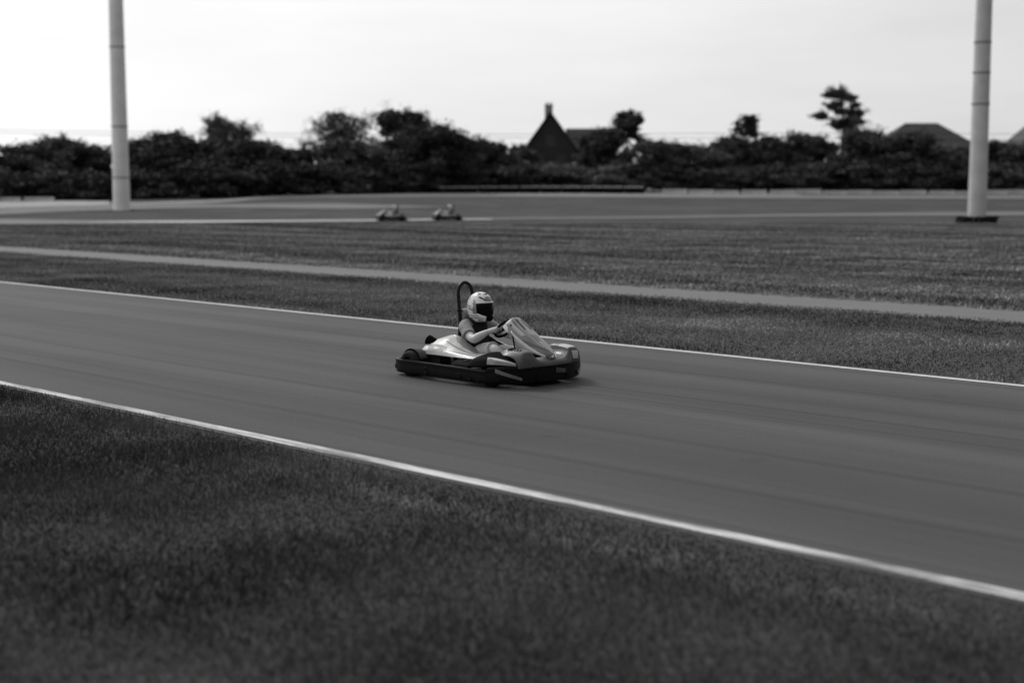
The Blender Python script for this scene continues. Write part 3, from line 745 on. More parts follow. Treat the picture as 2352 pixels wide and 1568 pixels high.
def bosses(mb, path, spots, flip=1):
    """round recessed bolt seats on the bumper face"""
    for f, z, r in spots:
        i = int(f * (len(path) - 1)); n = outward(path, i, flip); p = path[i] + n * 0.004 + Vector((0, 0, z))
        q = n.to_track_quat('Z', 'Y').to_matrix()
        vs = []; fs = []; prof = [(r, -0.004), (r, 0.006), (r * 0.78, 0.008), (r * 0.62, 0.0), (r * 0.3, 0.0), (r * 0.28, 0.005), (0.0005, 0.006)]
        for rr, a in prof:
            for k in range(16): vs.append(q @ Vector((rr * math.cos(k * math.pi / 8), rr * math.sin(k * math.pi / 8), a)) + p)
        for a in range(len(prof) - 1):
            for k in range(16): fs.append((a * 16 + k, a * 16 + (k + 1) % 16, (a + 1) * 16 + (k + 1) % 16, (a + 1) * 16 + k))
        mb.add(vs, fs)
rear = list(reversed([Vector((p.x, -p.y, 0)) for p in seg_of(0, 3)[1:]])) + seg_of(0, 3)
MB().grid(bumper_rows(rear, lambda t: 0.035, lambda t: 0.186)).build('rear_bumper', M['bumper'], kart, 40)
for s in (1, -1):
    p = side(seg_of(3, 9), s); mb = MB().grid(bumper_rows(p, lambda t: 0.035 + 0.008 * t, lambda t: 0.186 + 0.004 * math.sin(t * 3.1), flip=s))
    bosses(mb, p, [(0.06, 0.10, 0.026), (0.47, 0.12, 0.022), (0.47, 0.07, 0.022), (0.70, 0.10, 0.030), (0.80, 0.065, 0.02), (0.90, 0.065, 0.02)], s)
    mb.build('side_bumper', M['bumper'], kart, 40)
fr = seg_of(9, 13); fp = fr + [Vector((q.x, -q.y, 0)) for q in reversed(fr[:-1])]
ft = lambda t: 0.205 + 0.035 * math.sin(math.pi * min(1, max(0, t))) ** 0.5
mb = MB().grid(bumper_rows(fp, lambda t: 0.045, ft, 0.075))
bosses(mb, fp, [(0.10, 0.085, 0.022), (0.10, 0.13, 0.022), (0.27, 0.085, 0.022), (0.27, 0.13, 0.022), (0.40, 0.085, 0.022), (0.40, 0.13, 0.022), (0.6, 0.1, 0.022), (0.73, 0.1, 0.022), (0.9, 0.1, 0.022)])
fb = mb.build('front_bumper', M['bumper'], kart, 40)
def path_at(path, f):
    k = f * (len(path) - 1); i = int(min(k, len(path) - 2)); return path[i].lerp(path[i + 1], k - i), outward(path, i)
def bumper_decal(path, f0, f1, za, zb_, slant, m, name, parent, n=14, off=0.0095):
    rows = []
    for i in range(n + 1):
        t = i / n; p, nn = path_at(path, f0 + (f1 - f0) * t); c = za + slant * t; h = zb_ * (1 - 0.25 * t)
        rows.append([p + nn * off + Vector((0, 0, c)), p + nn * (off + 0.001) + Vector((0, 0, c + h / 2)), p + nn * off + Vector((0, 0, c + h))])
    return MB().grid(rows).build(name, m, parent, solid=0.002, off=1)
bumper_decal(fp, 0.075, 0.275, 0.168, 0.042, -0.088, M['silver'], 'stripe', fb)
bumper_decal(list(reversed(fp)), 0.075, 0.275, 0.168, 0.042, -0.088, M['silver'], 'stripe', fb, off=-0.0095)
bumper_decal(fp, 0.515, 0.585, 0.135, 0.055, -0.012, M['grey'], 'badge', fb)

# floor tray, frame tubes, axle
MB().grid([[(x, y, 0.045) for y in np.linspace(-0.34 * k, 0.34 * k, 5)] for x, k in ((-0.5, .8), (-0.1, 1), (0.4, 1), (0.75, 0.85), (0.86, .7))]).build('floor_tray', M['dirty'], kart, solid=0.006)
mb = MB()
for s in (-1, 1):
    mb.tube(catmull([(-0.86, 0.34 * s, 0.08), (-0.5, 0.36 * s, 0.075), (0.2, 0.36 * s, 0.07), (0.55, 0.28 * s, 0.075), (0.88, 0.24 * s, 0.09)], 5), 0.016, 8)
    mb.tube(catmull([(-0.55, 0.36 * s, 0.09), (-0.5, 0.58 * s, 0.09), (0.2, 0.6 * s, 0.09), (0.28, 0.37 * s, 0.085)], 5), 0.013, 8)
    mb.tube([(-0.9, 0.3 * s, 0.12), (-0.8, 0.34 * s, 0.09)], 0.015, 8)
    mb.tube([(0.88, 0.24 * s, 0.09), (0.95, 0.24 * s, 0.12)], 0.015, 8)
for x, w in ((-0.86, 0.34), (-0.35, 0.36), (0.3, 0.35), (0.88, 0.24)): mb.tube([(x, -w, 0.078), (x, w, 0.078)], 0.015, 8)
mb.build('frame', M['tube'], kart, 40)
MB().tube([(-0.67, -0.56, 0.142), (-0.67, 0.56, 0.142)], 0.017, 12).build('rear_axle', M['steel'], kart, 40)
MB().tube([(0.60, -0.54, 0.13), (0.60, -0.34, 0.13), (0.58, 0.34, 0.13), (0.60, 0.54, 0.13)], 0.012, 8).build('front_axle', M['steel'], kart, 40)
def wheel(x, y, ro, w):
    h = w / 2; s = 1 if y > 0 else -1
    rim = MB().lathe([(0.001, h * 0.25), (0.028, h * 0.3), (0.03, h * 0.55), (0.036, h * 0.3), (0.058, h * 0.12), (0.066, h * 0.7), (0.074, h * 0.8), (0.07, 0), (0.074, -h * 0.8), (0.06, -h * 0.7), (0.05, 0), (0.001, 0)], (0, 0, 0), 'Y', 24)
    for k in range(3): rim.lathe([(0.006, h * 0.28), (0.006, h * 0.42), (0.0005, h * 0.44)], (0.045 * math.cos(k * 2.09), 0, 0.045 * math.sin(k * 2.09)), 'Y', 6)
    me = rim.mesh('wheel')
    if s < 0: me.transform(Matrix.Scale(-1, 4, (0, 1, 0))); me.flip_normals()
    o = link('wheel', me, M['steel'], kart, 40); o.location = (x, y, ro)
    prof = [(0.07, -h * 0.85), (0.078, -h), (0.105, -h * 1.04), (ro - 0.022, -h * 0.98), (ro - 0.006, -h * 0.82), (ro, -h * 0.5), (ro, h * 0.5), (ro - 0.006, h * 0.82), (ro - 0.022, h * 0.98), (0.105, h * 1.04), (0.078, h), (0.07, h * 0.85)]
    MB().lathe(prof, (0, 0, 0), 'Y', 32, closed=True).build('tyre', M['rubber'], o, 50)
for s in (-1, 1):
    wheel(-0.67, 0.535 * s, 0.142, 0.19); wheel(0.60, 0.545 * s, 0.13, 0.13)

# seat shell
def seat_rows():
    C = [(-0.335, 0.565, 0.12, 0.03), (-0.315, 0.50, 0.175, 0.055), (-0.27, 0.38, 0.195, 0.085), (-0.225, 0.26, 0.20, 0.105), (-0.15, 0.145, 0.20, 0.11), (-0.02, 0.095, 0.195, 0.10), (0.10, 0.12, 0.165, 0.07)]
    rows = []
    for i, (x, z, w, wing) in enumerate(C):
        a, b = C[max(0, i - 1)], C[min(len(C) - 1, i + 1)]; t = Vector((b[0] - a[0], 0, b[1] - a[1])).normalized(); n = Vector((-t.z, 0, t.x))
        row = []
        for v in np.linspace(-1, 1, 11):
            e = abs(v) ** 2.2; row.append(Vector((x, v * w * (1 - 0.05 * e), z)) + n * (wing * e))
        rows.append(row)
    return rows
MB().grid(seat_rows()).build('seat', M['seat'], kart, 60, solid=0.012, sub=1, off=0)

# roll hoop with head pad and clamp
HW = 0.105
hoop = [(-0.40, -0.17, 0.10), (-0.375, -0.13, 0.35), (-0.365, -HW - 0.004, 0.55), (-0.385, -HW, 0.80), (-0.398, -HW, 0.93), (-0.402, -HW * 0.72, 0.995), (-0.404, 0, 1.03)]
hoop = hoop + [(x, -y, z) for x, y, z in reversed(hoop[:-1])]
rh = MB().tube(catmull(hoop, 6), 0.0205, 12).build('roll_hoop', M['tube'], kart, 50)
MB().lathe([(0.021, -0.012), (0.029, -0.010), (0.029, 0.010), (0.021, 0.012)], (-0.372, -HW - 0.001, 0.72), 'Z', 14).box((-0.372, -HW - 0.03, 0.72), (0.012, 0.02, 0.018)).build('clamp', M['tube'], rh, 40)
MB().box((-0.362, 0, 0.655), (0.045, 0.16, 0.17), Matrix.Rotation(R(4), 3, 'Y')).build('head_pad', M['pad'], rh, bevel=0.012)

# side fairings over engine (near) and tank (far)
def fairing(s):
    D_ = [(-0.655, (0.235, .36), (0.33, .345), (0.42, .285), (0.445, .235)), (-0.52, (0.21, .415), (0.30, .395), (0.42, .30), (0.462, .245)),
          (-0.38, (0.20, .452), (0.31, .405), (0.425, .305), (0.475, .25)), (-0.26, (0.20, .438), (0.325, .375), (0.43, .30), (0.48, .25)),
          (-0.10, (0.215, .372), (0.335, .330), (0.43, .29), (0.48, .25)), (0.08, (0.245, .312), (0.345, .295), (0.42, .283), (0.472, .25)),
          (0.22, (0.27, .30), (0.36, .285), (0.41, .275), (0.46, .25)), (0.30, (0.34, .283), (0.375, .28), (0.41, .272), (0.44, .255))]
    return [[Vector((x, y * s, z)) for y, z in r] for x, *r in D_]
def dense(rows, nu=4, nv=4):
    a = [catmull(r, nv) for r in rows]
    cols = [catmull([a[i][j] for i in range(len(a))], nu) for j in range(len(a[0]))]
    return [[cols[j][i] for j in range(len(cols))] for i in range(len(cols[0]))]
def surf(rows, u, v):
    m, n = len(rows) - 1, len(rows[0]) - 1
    u = min(max(u, 0), 0.9999) * m; v = min(max(v, 0), 0.9999) * n; i, j = int(u), int(v); a, b = u - i, v - j
    p = (rows[i][j] * (1 - b) + rows[i][j + 1] * b) * (1 - a) + (rows[i + 1][j] * (1 - b) + rows[i + 1][j + 1] * b) * a
    nn = (rows[i + 1][j] - rows[i][j]).cross(rows[i][j + 1] - rows[i][j]).normalized()
    return p, nn
def decal(rows, quad, m, name, parent, off=0.004, n=26, k=9, flip=1, thick=0.0015):
    """quad: four (u, v) corners; patch laid on a surface"""
    A, B_, C_, D_ = [Vector((a, b)) for a, b in quad]; R_ = []
    for i in range(n + 1):
        row = []
        for j in range(k + 1):
            q = (A * (1 - i / n) + B_ * (i / n)) * (1 - j / k) + (D_ * (1 - i / n) + C_ * (i / n)) * (j / k)
            p, nn = surf(rows, q.x, q.y)
            row.append(p + nn * off * flip)
        R_.append(row)
    return MB().grid(R_).build(name, m, parent)
for s in (-1, 1):
    rows = dense(fairing(s))
    fo = MB().grid(rows).build('side_fairing', M['white'] if s < 0 else M['grey'], kart, 50, solid=0.006, off=0)
    fl = 1 if s < 0 else -1
    fl = 1 if surf(rows, 0.5, 0.5)[1].z > 0 else -1
    decal(rows, ((0.30, 0.34), (0.95, 0.43), (0.95, 0.47), (0.30, 0.385)), M['digit'], 'stripe', fo, 0.005, flip=fl)
    decal(rows, ((0.34, 0.58), (0.95, 0.66), (0.95, 0.72), (0.34, 0.62)), M['digit'], 'stripe', fo, 0.005, flip=fl)
    decal(rows, ((0.08, 0.50), (0.42, 0.52), (0.36, 0.78), (0.12, 0.74)), M['silver'], 'patch', fo, 0.005, flip=fl)
    decal(rows, ((0.30, 0.02), (0.88, 0.02), (0.80, 0.30), (0.46, 0.22)), M['hgrey'], 'patch', fo, 0.005, flip=fl)
    decal(rows, ((0.02, 0.72), (0.66, 0.74), (0.80, 0.97), (0.02, 0.97)), M['silver'], 'patch', fo, 0.0045, flip=fl)
    decal(rows, ((0.20, 0.58), (0.30, 0.60), (0.27, 0.68), (0.19, 0.66)), M['hgrey'], 'badge', fo, 0.0065, flip=fl)
    # dark tray between fairing and bumper
    MB().grid([[(x, y * s, z) for y, z in ((0.42, 0.20), (0.47, 0.235), (0.56, 0.225), (0.64, 0.17))] for x in (0.02, 0.15, 0.28, 0.34)]).build('side_tray', M['black'], kart, 50, solid=0.006)
    # rear wheel arch
    rows = []
    for a in np.linspace(R(20), R(150), 12):
        rows.append([Vector((-0.67 + (0.172 - 0.004 * abs(v)) * math.cos(a), (0.535 + 0.085 * v) * s, 0.142 + (0.168 - 0.012 * v * v) * math.sin(a))) for v in (-1, -0.6, -0.2, 0.15, 0.4)])
    MB().grid(rows).build('rear_arch', M['arch'], kart, 50, solid=0.005)
# engine with finned air box and silencer on the near side, fuel tank on the far side
en = MB().box((-0.50, -0.31, 0.19), (0.22, 0.17, 0.16)).box((-0.50, -0.31, 0.30), (0.16, 0.14, 0.07))
for k in range(5): en.box((-0.50, -0.31, 0.15 + 0.03 * k), (0.25, 0.20, 0.008))
eng = en.build('engine', M['dirty'], kart, bevel=0.004)
ab = MB()
prof = []
for k in range(9): prof += [(0.058 - 0.006 * (k % 2), -0.08 + 0.02 * k), (0.058 - 0.006 * ((k + 1) % 2), -0.08 + 0.02 * k + 0.002)]
ab.lathe([(0.001, -0.085), (0.05, -0.084)] + prof + [(0.05, 0.10), (0.001, 0.102)], (0, 0, 0), 'X', 20)
o = ab.build('air_box', M['black'], eng, 40); o.location = (-0.60, -0.30, 0.355); o.rotation_euler = (0, R(24), R(14))
o = MB().lathe([(0.001, -0.16), (0.048, -0.155), (0.055, -0.14), (0.055, 0.14), (0.048, 0.155), (0.001, 0.16)], (0, 0, 0), 'Y', 20).build('silencer', M['dirty'], eng, 40); o.location = (-0.80, -0.12, 0.22)
MB().tube(catmull([(-0.80, -0.22, 0.22), (-0.76, -0.3, 0.22), (-0.62, -0.33, 0.24)], 5), 0.016, 8).build('exhaust_pipe', M['steel'], eng, 40)
MB().box((-0.45, 0.31, 0.2), (0.3, 0.16, 0.18)).build('fuel_tank', M['black'], kart, bevel=0.03)

# front: nose with two raised pods, black wheel fenders, number panel
prof_c = [(0.60, .235), (0.70, .262), (0.80, .282), (0.90, .285), (0.965, .272), (0.995, .245), (1.0, .215)]
prof_p = [(0.60, .365), (0.68, .392), (0.80, .392), (0.915, .376), (0.945, .345), (0.962, .275), (0.962, .21)]
prof_o = [(0.60, .30), (0.70, .325), (0.78, .325), (0.85, .305), (0.885, .28), (0.905, .245), (0.91, .205)]
nose = []
for v, w, wo in ((0.0, 0, 0), (0.10, 0.0, 0), (0.20, 0.06, 0), (0.265, 0.55, 0), (0.30, 1, 0), (0.395, 1, 0.03), (0.44, 0.8, .25), (0.475, 0, 1)):
    row = []
    for (cx, cz), (px_, pz), (ox, oz) in zip(prof_c, prof_p, prof_o):
        x = cx + (px_ - cx) * w; z = cz + (pz - cz) * w; x = x + (ox - x) * wo; z = z + (oz - z) * wo
        row.append(Vector((x, v, z)))
    nose.append(row)
full = [[Vector((p.x, -p.y, p.z)) for p in r] for r in reversed(nose[1:])] + nose
nrows = dense(full, 3, 3)
ns = MB().grid(nrows).build('nose_cone', M['grey'], kart, 45, solid=0.006, off=0)
nf = 1 if surf(nrows, 0.5, 0.4)[1].z > 0 else -1
for q in (((0.10, 0.30), (0.24, 0.30), (0.24, 0.52), (0.10, 0.52)), ((0.76, 0.30), (0.90, 0.30), (0.90, 0.52), (0.76, 0.52))):
    decal(nrows, q, M['white'] if q[0][0] > 0.5 else M['silver'], 'pod_top', ns, 0.004, flip=nf)
for q in (((0.79, 0.68), (0.87, 0.68), (0.86, 0.88), (0.80, 0.88)),):
    decal(nrows, q, M['white'], 'lamp_sticker', ns, 0.004, flip=nf)
for q in (((0.10, 0.20), (0.20, 0.16), (0.17, 0.42), (0.12, 0.45)), ((0.90, 0.57), (0.955, 0.57), (0.955, 0.72), (0.90, 0.72))):
    decal(nrows, q, M['black'], 'pod_vent', ns, 0.004, flip=nf)
decal(nrows, ((0.115, 0.46), (0.215, 0.44), (0.235, 0.70), (0.13, 0.66)), M['digit'], 'sticker', ns, 0.004, flip=nf)
decal(nrows, ((0.27, 0.50), (0.47, 0.62), (0.47, 0.70), (0.27, 0.58)), M['silver'], 'stripe', ns, 0.004, flip=nf)
decal(nrows, ((0.53, 0.62), (0.73, 0.50), (0.73, 0.58), (0.53, 0.70)), M['silver'], 'stripe', ns, 0.004, flip=nf)
for s in (-1, 1):
    F_ = []
    for x, zi, zm, zo, yo in ((0.27, .235, .225, .195, .60), (0.33, .295, .28, .20, .655), (0.43, .335, .315, .205, .672), (0.55, .352, .328, .215, .668), (0.66, .348, .325, .22, .645), (0.77, .328, .303, .225, .60), (0.87, .285, .262, .225, .51), (0.915, .245, .235, .215, .45)):
        yi = 0.40 if x < 0.75 else 0.40 - (x - 0.75) * 0.2
        F_.append([Vector((x, s * yi, zi)), Vector((x, s * (yi * 0.55 + yo * 0.45), zm)), Vector((x, s * (yi * 0.2 + yo * 0.8), zm * 0.72 + zo * 0.28)), Vector((x, s * yo, zo))])
    F_ = dense(F_, 4, 4)
    fe = MB().grid(F_).build('front_fender', M['black'], kart, 45, solid=0.006, off=0)
    ff = 1 if surf(F_, 0.5, 0.3)[1].z > 0 else -1
    decal(F_, ((0.47, 0.58), (0.88, 0.50), (0.90, 0.86), (0.52, 0.88)), M['silver'], 'stripe', fe, 0.0045, flip=ff, n=26)
    decal(F_, ((0.50, 0.60), (0.87, 0.52), (0.87, 0.70), (0.60, 0.70)), M['white'], 'stripe', fe, 0.006, flip=ff, n=26)
NS = [(0.375, .660, .105), (0.395, .684, .13), (0.435, .678, .155), (0.49, .640, .172), (0.60, .563, .174), (0.73, .475, .150), (0.86, .402, .115), (0.945, .352, .08), (0.975, .325, .05)]
nas = []
for x, z, w in NS:
    kf = 1.0 + 1.1 * max(0.0, min(1.0, (0.80 - x) / 0.36)); nas.append([Vector((x - 0.03 * kf * abs(v) ** 2.4, v * w, z - 0.046 * kf * abs(v) ** 2.4)) for v in (-1, -0.8, -0.4, 0, 0.4, 0.8, 1)])
nas = dense(nas, 4, 3)
sp = MB().grid(nas).build('number_panel', M['silver'], kart, 50, solid=0.006, off=0)
pf = 1 if surf(nas, 0.5, 0.5)[1].z > 0 else -1
decal(nas, ((0.56, 0.12), (0.66, 0.10), (0.90, 0.40), (0.86, 0.44)), M['digit'], 'stripe', sp, 0.0045, flip=pf)
decal(nas, ((0.24, 0.20), (0.54, 0.20), (0.60, 0.84), (0.24, 0.84)), M['pad'], 'number_plate', sp, 0.0035, flip=pf)
decal(nas, ((0.22, 0.0), (0.42, 0.0), (0.36, 0.13), (0.22, 0.13)), M['white'], 'stripe', sp, 0.0045, flip=pf)
decal(nas, ((0.22, 1.0), (0.42, 1.0), (0.36, 0.87), (0.22, 0.87)), M['white'], 'stripe', sp, 0.0045, flip=pf)
decal(nas, ((0.40, 0.30), (0.95, 0.34), (0.95, 0.42), (0.45, 0.34)), M['hgrey'], 'stripe', sp, 0.004, flip=pf)
decal(nas, ((0.40, 0.70), (0.95, 0.66), (0.95, 0.58), (0.45, 0.66)), M['hgrey'], 'stripe', sp, 0.004, flip=pf)
decal(nas, ((0.66, 0.46), (0.95, 0.46), (0.95, 0.54), (0.66, 0.54)), M['pad'], 'stripe', sp, 0.004, flip=pf)
# the digits on the number panel
fc = bpy.data.curves.new('digits', 'FONT'); fc.body = '10'; fc.size = 1; fc.align_x = 'CENTER'; fc.align_y = 'CENTER'
fo_ = bpy.data.objects.new('digits', fc); COL.objects.link(fo_)
dg = bpy.context.evaluated_depsgraph_get(); me = bpy.data.meshes.new_from_object(fo_.evaluated_get(dg)); bpy.data.objects.remove(fo_)
bm = bmesh.new(); bm.from_mesh(me); bmesh.ops.subdivide_edges(bm, edges=bm.edges, cuts=2); bm.to_mesh(me); bm.free()
for v in me.vertices:
    p, nn = surf(nas, 0.40 - v.co.y * 0.30, 0.52 + v.co.x * 0.46); v.co = p + nn * pf * 0.0065
link('digits', me, M['digit'], sp)
# pale fins under the number panel
for s in (-1, 1):
    A = [(0.50, .165, .555), (0.62, .160, .482), (0.76, .142, .405), (0.88, .115, .345), (0.95, .09, .318)]
    B2 = [(0.50, .168, .548), (0.62, .182, .440), (0.76, .170, .365), (0.88, .135, .325), (0.95, .10, .305)]
    MB().grid([[Vector((x, y * s, z)), Vector((x2, y2 * s, z2))] for (x, y, z), (x2, y2, z2) in zip(catmull(A, 4), catmull(B2, 4))]).build('panel_fin', M['white'], kart, 60, solid=0.006)
    # panel stays
    MB().tube([(0.45, 0.12 * s, 0.62), (0.60, 0.14 * s, 0.10)], 0.009, 8).build('panel_stay', M['tube'], kart, 40)
# steering wheel and column, pedals
Mw = Matrix.Translation((0.245, 0, 0.555)) @ Matrix.Rotation(R(-48), 4, 'Y')
ring = [Mw @ Vector((0.130 * math.cos(a), 0.130 * math.sin(a), 0)) for a in np.linspace(0, 2 * math.pi, 33)[:-1]]
sw = MB().tube(ring, 0.0145, 10, closed=True)
for a in (0, 2.2, -2.2): sw.tube([Mw @ Vector((0.02 * math.cos(a), 0.02 * math.sin(a), -0.01)), Mw @ Vector((0.125 * math.cos(a), 0.125 * math.sin(a), 0))], 0.009, 6)
sw.lathe([(0.001, 0), (0.035, 0), (0.035, 0.02), (0.001, 0.02)], (0, 0, 0), 'Z', 14)
for i in range(len(sw.v) - 4 * 14, len(sw.v)): sw.v[i] = tuple(Mw @ Vector(sw.v[i]))
sw.build('steering_wheel', M['black'], kart, 50)
MB().tube([Mw @ Vector((0, 0, 0)), (0.64, 0, 0.16)], 0.011, 8).build('steering_column', M['steel'], kart, 40)
for s in (-1, 1): MB().box((0.76, 0.15 * s, 0.19), (0.012, 0.07, 0.10)).tube([(0.75, 0.15 * s, 0.06), (0.758, 0.15 * s, 0.16)], 0.008, 6).build('pedal', M['steel'], kart)

# ------------------------------------------------------------------ the driver (same local axes)
SEAT = Vector((-0.15, 0, 0.13))
rotm = Matrix.Rotation(HEAD, 4, 'Z')
person = empty('person', ORG + Vector((0, 0, 0.005)) + rotm @ SEAT, 'driver in a pale full-face helmet and grey-sleeved shirt steering the near kart', 'person', None, HEAD)
def shape_join(name, mb, voxel, m, it=6):
    """join overlapping volumes into one continuous skin"""
    o = mb.build(name, m, None, fix=False)
    k = o.modifiers.new('r', 'REMESH'); k.mode = 'VOXEL'; k.voxel_size = voxel; k.use_smooth_shade = True
    if it: q = o.modifiers.new('s', 'SMOOTH'); q.iterations = it; q.factor = 0.5
    bpy.context.view_layer.update()
    me = bpy.data.meshes.new_from_object(o.evaluated_get(bpy.context.evaluated_depsgraph_get())); me.name = name
    bpy.data.objects.remove(o); me.transform(Matrix.Translation(-SEAT))
    me.polygons.foreach_set('use_smooth', [True] * len(me.polygons))
    if not me.materials: me.materials.append(m)
    o = bpy.data.objects.new(name, me); COL.objects.link(o); return o
def limb(mb, pts, rad, n=14, sub=5):
    c = catmull(pts, sub); r = [x.x for x in catmull([(q, 0, 0) for q in rad], sub)]
    mb.tube(c, r, n); mb.ell(c[0], (r[0],) * 3, None, 12, 8); mb.ell(c[-1], (r[-1],) * 3, None, 12, 8)
def torso(mb, grow=0.0, top=True):
    """rings from hips to neck: centre, half width, half depth"""
    Rg = [(-0.125, .125, .155, .10), (-0.15, .19, .168, .115), (-0.185, .27, .150, .105), (-0.21, .36, .150, .105), (-0.228, .45, .165, .112), (-0.235, .52, .170, .105), (-0.232, .572, .135, .085), (-0.222, .61, .07, .062), (-0.212, .635, .058, .058)]
    rows = []
    for x, z, w, d in Rg[: None if top else 8]:
        w += grow; d += grow; lean = Vector((0.93, 0, 0.25))
        rows.append([Vector((x, 0, z)) + lean * (d * math.cos(a)) + Vector((0, w * math.sin(a), 0)) for a in np.linspace(0, 2 * math.pi, 25)[:-1]])
    n = 24; vs = [p for r in rows for p in r]
    fs = [(i * n + k, i * n + (k + 1) % n, (i + 1) * n + (k + 1) % n, (i + 1) * n + k) for i in range(len(rows) - 1) for k in range(n)]
    fs += [tuple(range(n - 1, -1, -1)), tuple((len(rows) - 1) * n + k for k in range(n))]
    mb.add(vs, fs)
SH = lambda s: (-0.222, 0.165 * s, 0.558); EL = lambda s: (0.045, 0.292 * s, 0.443)
HA = lambda s: (0.238, 0.138 * s, 0.552); WR = lambda s: (0.165, 0.178 * s, 0.528)
HI = lambda s: (-0.13, 0.095 * s, 0.205); KN = lambda s: (0.285, 0.215 * s, 0.345) if s < 0 else (0.31, 0.15, 0.265); AN = lambda s: (0.64, 0.16 * s, 0.135)
def mid(a, b, t, dz=0, dy=0): v = Vector(a).lerp(Vector(b), t); v.z += dz; v.y += dy; return v
b = MB(); torso(b)
HC = Vector((-0.150, 0, 0.762))                                          # head centre inside the helmet
b.tube([(-0.225, 0, .60), (-0.19, 0, .66), (-0.17, 0, .71)], [.056, .052, .054], 14)
b.ell(HC + Vector((-0.005, 0, 0.02)), (.096, .076, .105), None, 20, 14)
b.ell(HC + Vector((0.035, 0, -0.05)), (.058, .055, .06), None, 16, 10)   # jaw
b.tube([HC + Vector((.085, 0, .03)), HC + Vector((.108, 0, -.008)), HC + Vector((.095, 0, -.018))], [.010, .013, .010], 8)   # nose
for s in (-1, 1):
    b.ell(HC + Vector((-0.01, 0.077 * s, 0.0)), (.018, .008, .03), None, 10, 8)
    limb(b, [SH(s), mid(SH(s), EL(s), .5, -.012, .012 * s), EL(s), mid(EL(s), WR(s), .35, -.004, .006 * s), mid(EL(s), WR(s), .8), WR(s)], [.060, .052, .045, .047, .034, .027])
    limb(b, [WR(s), mid(WR(s), HA(s), .55), HA(s)], [.027, .031, .029], 12)
    limb(b, [HI(s), mid(HI(s), KN(s), .5, .018), KN(s), mid(KN(s), AN(s), .3, -.01), mid(KN(s), AN(s), .75), AN(s)], [.092, .080, .058, .057, .042, .036])
    # hand: four fingers curled round the rim, thumb along its top
    h = Vector(HA(s)); fw = (Vector(HA(s)) - Vector(WR(s))).normalized()
    up_ = Vector((-0.50, 0, 0.60)).normalized(); inn = Vector((0, -s, 0))
    rimc = Mw @ Vector((0, 0.130 * s, 0)); tang = (Mw.to_3x3() @ Vector((1, 0, 0))).normalized(); axn = (Mw.to_3x3() @ Vector((0, 0, 1))).normalized()
    for k, (q, ln) in enumerate(((-0.032, .9), (-0.011, 1.05), (0.011, 1.0), (0.030, .82))):
        c = rimc + tang * q
        root = h + tang * q * 0.9 - fw * 0.012
        b.tube(catmull([root, c + inn * -0.024 + axn * -0.004, c + axn * -0.024 * ln + inn * -0.004, c + inn * 0.022 * ln - axn * 0.012, c + inn * 0.020 + axn * 0.012 * ln], 4), [.0095] * 5 + [.0088] * 6 + [.008] * 6, 8)
    b.tube(catmull([h - fw * 0.035 + tang * 0.022 + inn * 0.012, h + tang * 0.034 + inn * 0.016 + axn * 0.014, rimc + tang * 0.052 + axn * 0.020 + inn * 0.004], 4), [.0115, .011, .011, .0105, .010, .010, .0095, .009, .008], 8)
body = shape_join('body', b, 0.0055, M['skin'], 4); body.parent = person
t = MB(); torso(t, 0.014, False); t.tube([(-0.225, 0, .585), (-0.205, 0, .635)], [.075, .066], 18)
o = shape_join('shirt_body', t, 0.009, M['darkshirt'], 5); o.parent = person
for s in (-1, 1):
    t = MB(); c1 = mid(SH(s), EL(s), .62, -.014, .012 * s)
    limb(t, [(-0.226, 0.09 * s, 0.572), SH(s), mid(SH(s), EL(s), .35, -.008, .01 * s)], [.068, .074, .070], 16)
    t.tube(catmull([SH(s), mid(SH(s), EL(s), .35, -.008, .01 * s), c1], 5), [.074, .073, .072, .071, .070, .070, .070, .071, .072, .074, .076], 18)
    t.ell((-0.228, 0.125 * s, .50), (.098, .062, .075))
    o = shape_join('sleeve', t, 0.007, M['shirt'], 3); o.parent = person
    t = MB()
    limb(t, [HI(s), mid(HI(s), KN(s), .45, .018), mid(HI(s), KN(s), .82, .010)], [.108, .102, .088], 16)
    t.tube([mid(HI(s), KN(s), .80, .010), mid(HI(s), KN(s), 1.0, .004)], [.088, .084], 18)
    o = shape_join('shorts', t, 0.008, M['shorts'], 3); o.parent = person
    t = MB(); a = Vector(AN(s)); limb(t, [a + Vector((-0.015, 0, -0.035)), a + Vector((0.05, 0, -0.01)), a + Vector((0.095, 0, 0.07))], [.042, .042, .034], 12)
    o = shape_join('shoe', t, 0.007, M['shoe'], 3); o.parent = person
# soft dark neck collar
cr_ = [Vector((-0.205 + 0.085 * math.cos(a), 0.10 * math.sin(a), 0.622 - 0.022 * math.cos(a))) for a in np.linspace(0, 2 * math.pi, 25)[:-1]]
c_ = MB().tube(cr_, 0.032, 12, closed=True); me = c_.mesh('neck_collar'); me.transform(Matrix.Translation(-SEAT)); link('neck_collar', me, M['darkshirt'], person, 80)

